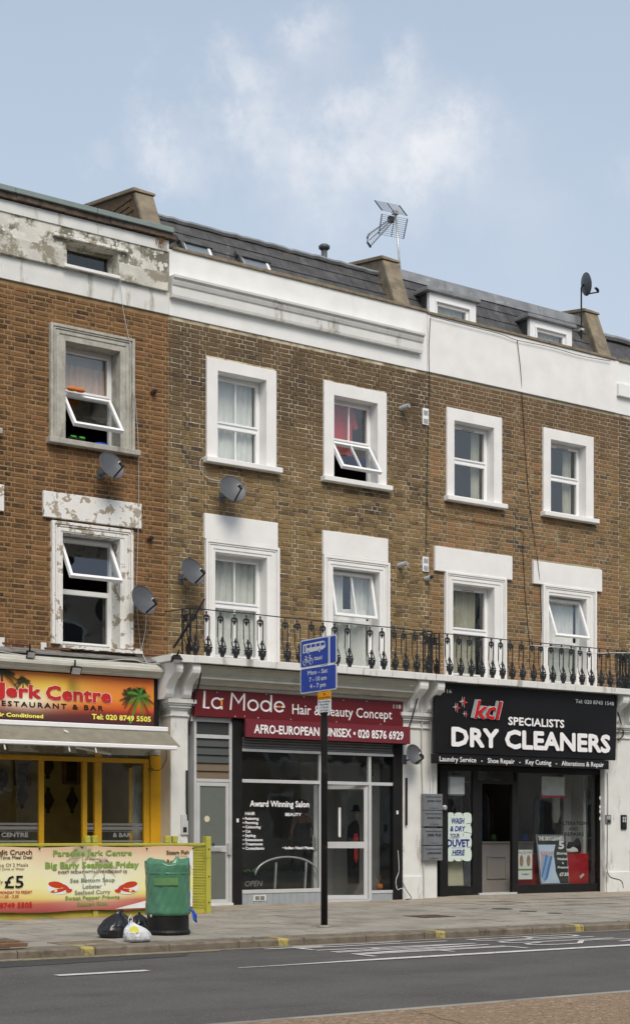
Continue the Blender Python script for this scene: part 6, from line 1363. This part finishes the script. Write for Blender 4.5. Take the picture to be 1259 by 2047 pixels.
cable('black cable along the coping of the right building', [(860,632,-.07),(930,650,-.07),(1000,668,-.07),(1033,680,-.07),(1100,694,-.07),(1160,711,-.07),(1220,722,-.07)])
cable('black cable swinging across the brickwork between the floors of the right building', [(853,960,-.02),(856,1015,-.02),(880,1030,-.02),(960,1045,-.02),(1040,1060,-.02),(1044,1100,-.02),(1050,1200,-.02),(1058,1290,-.02)])
cable('white cable looped along the right balcony handrail', [(1060,1290,-.69),(1100,1293,-.69),(1140,1296,-.69),(1180,1305,-.69),(1230,1305,-.69),(1275,1305,-.69)], 'cableW', .008)
cable('grey cable hanging past the grey stone window', [(240,555,-.1),(247,620,-.1),(262,700,-.1),(270,790,-.04),(276,870,-.06),(278,960,-.04),(277,1050,-.07),(274,1200,-.04),(282,1300,-.04)], 'pvcpipe', .005)
cable('white cable curling beside the left window of the middle building', [(412,912,-.05),(401,920,-.03),(402,940,-.03),(415,955,-.03),(440,962,-.05)], 'cableW', .005)
cable('white cable slung along the restaurant cornice', [(0,1302,-.4),(60,1312,-.42),(110,1316,-.42),(150,1320,-.42),(200,1322,-.42),(260,1318,-.4),(290,1325,-.42),(330,1328,-.42)], 'cableW', .006)
cable('cable from the lower left dish down to the cornice', [(293,1215,-.2),(291,1260,-.05),(284,1300,-.05),(295,1325,-.4)], 'cableW', .005)
cable('thick black cable down the left pilaster beside the salon sign', [(402,1345,-.72),(396,1375,-.55),(388,1400,-.40),(381,1430,-.34),(379,1470,-.32)], 'cableB', .014)
cable('black conduit low on the left pilaster above the entry phone', [(374,1540,-.32),(374,1600,-.32),(375,1640,-.32)], 'cableB', .02)
cable('thick black cable sloping down past the right end of the salon sign', [(836,1390,-.50),(830,1410,-.48),(822,1440,-.40),(816,1455,-.35)], 'cableB', .012)
cable('white pipe bent along the bracket above the salon sign', [(818,1370,-.6),(832,1370,-.6),(836,1376,-.6),(836,1392,-.55)], 'upvc', .012)
cable('grey pipe running down the pilaster past the mailboxes', [(850,1398,-.33),(850,1440,-.33),(843,1446,-.33),(843,1520,-.33),(845,1600,-.33),(846,1700,-.33),(847,1790,-.33)], 'pvcpipe', .014)
cable('pale pipe along the edge of the pilaster beside the dry cleaner', [(863,1400,-.33),(860,1500,-.33),(861,1580,-.33),(862,1640,-.33)], 'upvc', .008)
cable('black cable at the right of the dry cleaner sign', [(1234,1424,-.5),(1240,1445,-.4),(1245,1468,-.34),(1234,1480,-.34)], 'cableB', .012)
cable('thin cable down the right pilaster to the socket', [(1213,1545,-.33),(1214,1600,-.33),(1213,1700,-.33),(1215,1748,-.35),(1240,1760,-.35),(1245,1775,-.35)], 'cableB', .006)
cable('white cable looping out at the foot of the salon end post', [(795,1700,-.32),(797,1740,-.32),(791,1760,-.34),(794,1778,-.36),(803,1776,-.38),(812,1790,-.42)], 'cableW', .006)
cable('black cable coiling at the foot of the pilaster', [(805,1765,-.35),(812,1780,-.42),(822,1795,-.5),(810,1798,-.48)], 'cableB', .007)
cable('dark cable hanging under the awning at the yellow post', [(297,1505,-.02),(300,1530,-.02),(306,1538,-.02),(301,1542,-.02),(298,1536,-.02),(318,1540,-.3),(332,1520,-.4),(333,1500,-.5)], 'cableB', .005)
x, z = P(784, 1570, -.3)
mb = MB().tube([(PXx(812, -.33), -.33, Pz(812, 1555, -.33)), (PXx(812, -.33), -.33, Pz(812, 1650, -.33))], .022, 6); solo('conduit', mb, 'black', 'broken black conduit on the pilaster right of the salon', 'conduit')
def phone(label, u0, u1, v0, v1, Y, m):
    x0, z1_ = P(u0, v0, Y); x1 = PXx(u1, Y); z0_ = Pz(u0, v1, Y); t = thing('entry_phone', label, 'entry phone', (x0, Y, z0_)); part('plate', MB().box(x0, x1, Y-.03, Y, z0_, z1_), m, t, bevel=.006)
    w_ = x1-x0; h_ = z1_-z0_; q = MB()
    for i in range(2):
        for j in range(4): q.box(x0+w_*(.2+.35*i), x0+w_*(.42+.35*i), Y-.036, Y-.0305, z0_+h_*(.5+.1*j), z0_+h_*(.56+.1*j))
    part('button', q, 'signgrey', t, kind=None); part('speaker_grille', MB().box(x0+w_*.25, x1-w_*.25, Y-.034, Y-.0305, z0_+h_*.12, z0_+h_*.38), 'dark', t)
phone('silver entry phone on the left pilaster above the fence end', 361, 375, 1628, 1669, -.30, 'alu'); phone('black entry phone on the right hand white pilaster', 1239, 1250, 1629, 1658, -.30, 'black'); phone('grey switch box left of the black entry phone', 1208, 1219, 1629, 1646, -.30, 'mailgrey')
mats_ = [(650, 745, ('2ND FLR', '116 A')), (747, 838, ("2ND FLR", '116 B')), (848, 946, ('3RD FLR', '116 C')), (950, 1035, ('LOWER GROUND', '& BASEMENT'))]
for k, (a, b_, tx) in enumerate(mats_):
    v0, v1 = 1360+a/2.868, 1360+b_/2.868; Ym = -.40; x0, z1_ = P(847.5, v0, Ym); x1 = PXx(884.5, Ym); z0_ = Pz(847.5, v1, Ym)
    t = thing('mailbox', 'grey steel mailbox, '+('topmost', 'second from the top', 'third from the top, with large handwriting', 'lowest')[k]+' of the four on the pilaster', 'mailbox', (x0, Ym, z0_), 'grey mailboxes stacked on the pilaster')
    part('case', MB().box(x0, x1, Ym, -.305, z0_, z1_), 'mailgrey', t, bevel=.008); part('flap', MB().box(x0+.03, x1-.03, Ym-.014, Ym-.001, z1_-.05, z1_-.02), 'mailgrey', t, bevel=.004)
    part('lettering', text_mb(tx[0], x0+.07, x1-.04, z1_-.135, .038 if k == 2 else .026, Ym-.006, .001), 'inkblack', t); part('lettering', text_mb(tx[1], x0+.13, x1-.10, z0_+.03, .022, Ym-.006), 'inkblack', t)
x, z = P(890, 1614, -.25); solo('wall_lamp', MB().lathe((x, -.22, z-.05), [(.02,0),(.045,.02),(.05,.06),(.03,.09)], 12).box(x-.02, x+.02, -.22, -.17, z, z+.03), 'steel', 'small silver lamp beside the top mailbox', 'lamp', smooth=False)
for k, (u, v) in enumerate(((1197, 1595), (1197, 1613), (1197, 1622), (1197, 1636), (792, 1624), (473, 1640))):
    Ys = -.185 if u > 1000 else -.304; x, z = P(u, v, Ys); solo('sticker', MB().box(x, x+.04, Ys-.003, Ys, z-.03, z+.03), 'paper', 'white sticker on the '+('dry cleaner end post, topmost of four', 'dry cleaner end post, second of four', 'dry cleaner end post, third of four', 'dry cleaner end post, lowest of four', 'black post at the right of the salon', 'black post left of the salon window')[k], 'sticker')
# weeds at the joint of the left parapet
rw = random.Random(6); mb = MB(); x, z = P(322, 478, -.08)
for k in range(50):
    a = rw.uniform(0, 6.28); b_ = rw.uniform(.08, .3); p0 = (x+rw.uniform(-.06, .03), -.05, z+rw.uniform(-.15, .1)); mb.tube([p0, (p0[0]+math.cos(a)*.05, -.09, p0[2]+b_*.5), (p0[0]+math.cos(a)*.08, -.12, p0[2]+b_*math.sin(a))], [.004, .004, .001], 3)
solo('weeds', mb, mat('dry_weed', (.20, .11, .05), .9, .4, 30), 'dry brown weeds growing at the end of the left parapet', 'weeds')

# ------------------------------------------------------------------ bus lane sign on its post
px, py = G(648, 1856, -.11); pzz = pz(px, py)
t = thing('bus_lane_sign', 'tall black post carrying a blue bus lane sign at the kerb', 'street sign', (px, py, pzz))
ztp = Pz(640, 1280, py); zb_ = Pz(640, 1386, py)
part('post', MB().lathe((px, py, pzz), [(.044,0),(.044,ztp-pzz-.02),(.03,ztp-pzz)], 20), 'black', t, smooth=True); part('post_foot', MB().lathe((px, py, pzz), [(.09,0),(.09,.012),(.05,.03)], 16), 'flag', t)
# the plates face traffic, square to the road; a = across the plate (towards the road), h = up
SXp = px-.055
def solveY(u):   # Y where the plane X=SXp meets the photo column u
    k = (u-629.5)/3100.; dd_ = (SXp-CAM[0])/(FX+k*RX); return CAM[1]+dd_*(FY+k*RY)
ya, yb = solveY(601), solveY(673.5)
def dep(y): return (SXp-CAM[0])*FX+(y-CAM[1])*FY
zT = CAM[2]+(1672-1281)*dep(ya)/3100.; zB = CAM[2]+(1672-1387.5)*dep(ya)/3100.
zM = zB+(zT-zB)*.475; W_ = ya-yb
def plate(y0, y1, z0, z1_, m, o0, o1, nm='plate', rad=.03):
    pts = []
    for (cy_, cz_, a0_) in ((y0-rad, z1_-rad, 90), (y1+rad, z1_-rad, 180), (y1+rad, z0+rad, 270), (y0-rad, z0+rad, 360)):
        for i in range(4):
            an = math.radians(a0_+30*i-90); pts.append((SXp-o0, cy_+rad*math.cos(an)*1.0, cz_+rad*math.sin(an)))
    return part(nm, MB().poly(pts, (o0-o1, 0, 0)), m, t)
plate(ya, yb, zM+.003, zT, 'signgrey', 0, .006); plate(ya, yb, zB, zM-.003, 'signgrey', 0, .006)
def blue(s0, s1, r0, r1, z0, z1_): plate(ya-W_*s0, ya-W_*s1, z0+.016, z1_-.016, 'signblue', .0065, .009, 'blue_field', .02)
blue(.025, .775, 0, 0, zM, zT); blue(.83, .975, 0, 0, zM, zT); blue(.025, .975, 0, 0, zB, zM)
part('sign_clip', MB().box(SXp, px, py-.05, py+.05, zM-.05, zM-.02).box(SXp, px, py-.05, py+.05, zT-.1, zT-.07), 'steel', t)
HH = zT-zM; H2 = zM-zB
def yzp(mb, pts, z0, hh, o):  # pts in plate units (s across, r up)
    mb.poly([(SXp-o, ya-W_*s_, z0+hh*r) for s_, r in pts], (-.001, 0, 0))
mb = MB(); bus = [(.08,.42),(.08,.74),(.10,.84),(.62,.84),(.69,.80),(.70,.60),(.56,.46),(.10,.42)]
yzp(mb, [(.08,.52),(.09,.84),(.64,.86),(.69,.82),(.70,.62),(.62,.555),(.08,.52)][:-1], zM, HH, .0095); part('bus_symbol', mb, 'signgrey', t)
mb = MB()
for s_ in (.19, .32, .45, .58): yzp(mb, [(s_,.69),(s_,.79),(s_+.10,.80),(s_+.10,.70)], zM, HH, .0108)
yzp(mb, [(.12,.55),(.12,.79),(.155,.79),(.155,.55)], zM, HH, .0108); part('bus_windows', mb, 'signblue', t)
def wheel(s0, r0, rr_, nm, m, o, thk=None):
    mb = MB(); pts = [(s0+rr_/W_*math.cos(a_), r0+rr_/HH*math.sin(a_)) for a_ in [2*PI*i/16 for i in range(16)]]
    if thk:
        c3 = [(SXp-o, ya-W_*p[0], zM+HH*p[1]) for p in pts]; mb.tube(c3, thk, 4, True)
    else: yzp(mb, pts, zM, HH, o)
    part(nm, mb, m, t)
for s_ in (.235, .54): wheel(s_, .53, .026, 'wheel_symbol', 'signblue', .0108); wheel(s_, .53, .018, 'wheel_symbol', 'signgrey', .0115); wheel(s_, .53, .007, 'wheel_symbol', 'signblue', .0125)
for s_ in (.14, .31): wheel(s_, .20, .040, 'cycle_wheel', 'signgrey', .011, .0035)
mb = MB()
def ln(a_, b_): mb.tube([(SXp-.011, ya-W_*a_[0], zM+HH*a_[1]), (SXp-.011, ya-W_*b_[0], zM+HH*b_[1])], .0035, 4)
for a_, b_ in (((.14,.20),(.17,.34)), ((.17,.34),(.28,.36)), ((.28,.36),(.31,.20)), ((.17,.32),(.23,.20)), ((.23,.20),(.28,.34)), ((.14,.20),(.23,.20)), ((.17,.34),(.165,.40)), ((.14,.40),(.19,.40)), ((.28,.36),(.275,.42)), ((.25,.42),(.30,.42))): ln(a_, b_)
part('cycle_symbol', mb, 'signgrey', t)
def stext(body, s0, s1, z, cap, o=.0098, m='signgrey', bold=.0022, yA=None, WW=None):
    vs, fs = glyphs(body); a_ = min(v[0] for v in vs); b_ = max(v[0] for v in vs); yA = ya if yA is None else yA; WW = W_ if WW is None else WW; k = WW*(s1-s0)/(b_-a_); mb = MB()
    for i, (dx, dz) in enumerate(((0, 0), (bold, 0), (-bold, 0), (0, bold), (0, -bold))): mb.add([(SXp-o-i*.0003, yA-WW*s0-(v[0]-a_)*k-dx, z+v[1]*cap/.7+dz) for v in vs], fs)
    part('lettering', mb, m, t)
stext('taxi', .40, .61, zM+HH*.22, .055); stext('Mon - Sat', .22, .76, zB+H2*.70, .055); stext('7 - 10 am', .26, .73, zB+H2*.43, .055); stext('4 - 7 pm', .28, .71, zB+H2*.17, .055)
# small plates below
yc, yd = solveY(635.5), solveY(662); Wc = yc-yd
z1y = CAM[2]+(1672-1384)*dep(yc)/3100.; z2y = CAM[2]+(1672-1400)*dep(yc)/3100.; z3y = CAM[2]+(1672-1425)*dep(yc)/3100.
part('yellow_plate', MB().box(SXp-.004, SXp, yd, yc, z2y+.002, z1y), flat('amber_sheet', (.75,.32,.01)), t); part('white_plate', MB().box(SXp-.004, SXp, yd, yc, z3y, z2y-.002), 'paper', t)
part('red_disc', MB().poly([(SXp-.0045, (yc+yd)/2+.022*math.cos(a_), z1y-.035+.018*math.sin(a_)) for a_ in [2*PI*i/14 for i in range(14)]], (-.001, 0, 0)), 'inred', t)
stext('At any time', .08, .92, z2y+.018, .024, .0055, 'inkblack', .0006, yc, Wc)
for i, s_ in enumerate(('No loading', 'Mon-Sat', '7-10 am', '4-7 pm')): w_ = (.42, .33, .32, .3)[i]; stext(s_, .5-w_, .5+w_, z2y-.036-.038*i, .022, .0055, 'inkblack', .0006, yc, Wc)

# ------------------------------------------------------------------ the other side of the street (seen only in the glass)
op = thing('mansion_block', 'plain brick mansion block across the street, mirrored in the windows', 'building', (0, -32, 0))
part('wall', MB().box(-45, 45, -42, -32, -.3, 13.5), 'opp', op); part('pavement_edge', MB().box(-45, 45, -31.9, -27, -.3, -.12), 'flag', op)
mb = MB(); mb2 = MB()
for i in range(30):
    for j in range(4): x = -43+i*3; mb.box(x-.65, x+.65, -31.99, -31.9, .9+j*3.2, 2.9+j*3.2); mb2.box(x-.5, x+.5, -31.89, -31.88, 1.05+j*3.2, 2.75+j*3.2)
part('window_surround', mb, 'whiteB', op, kind='stuff'); part('window_glass', mb2, flat('dark_pane', (.05,.06,.07), .1), op, kind='stuff')
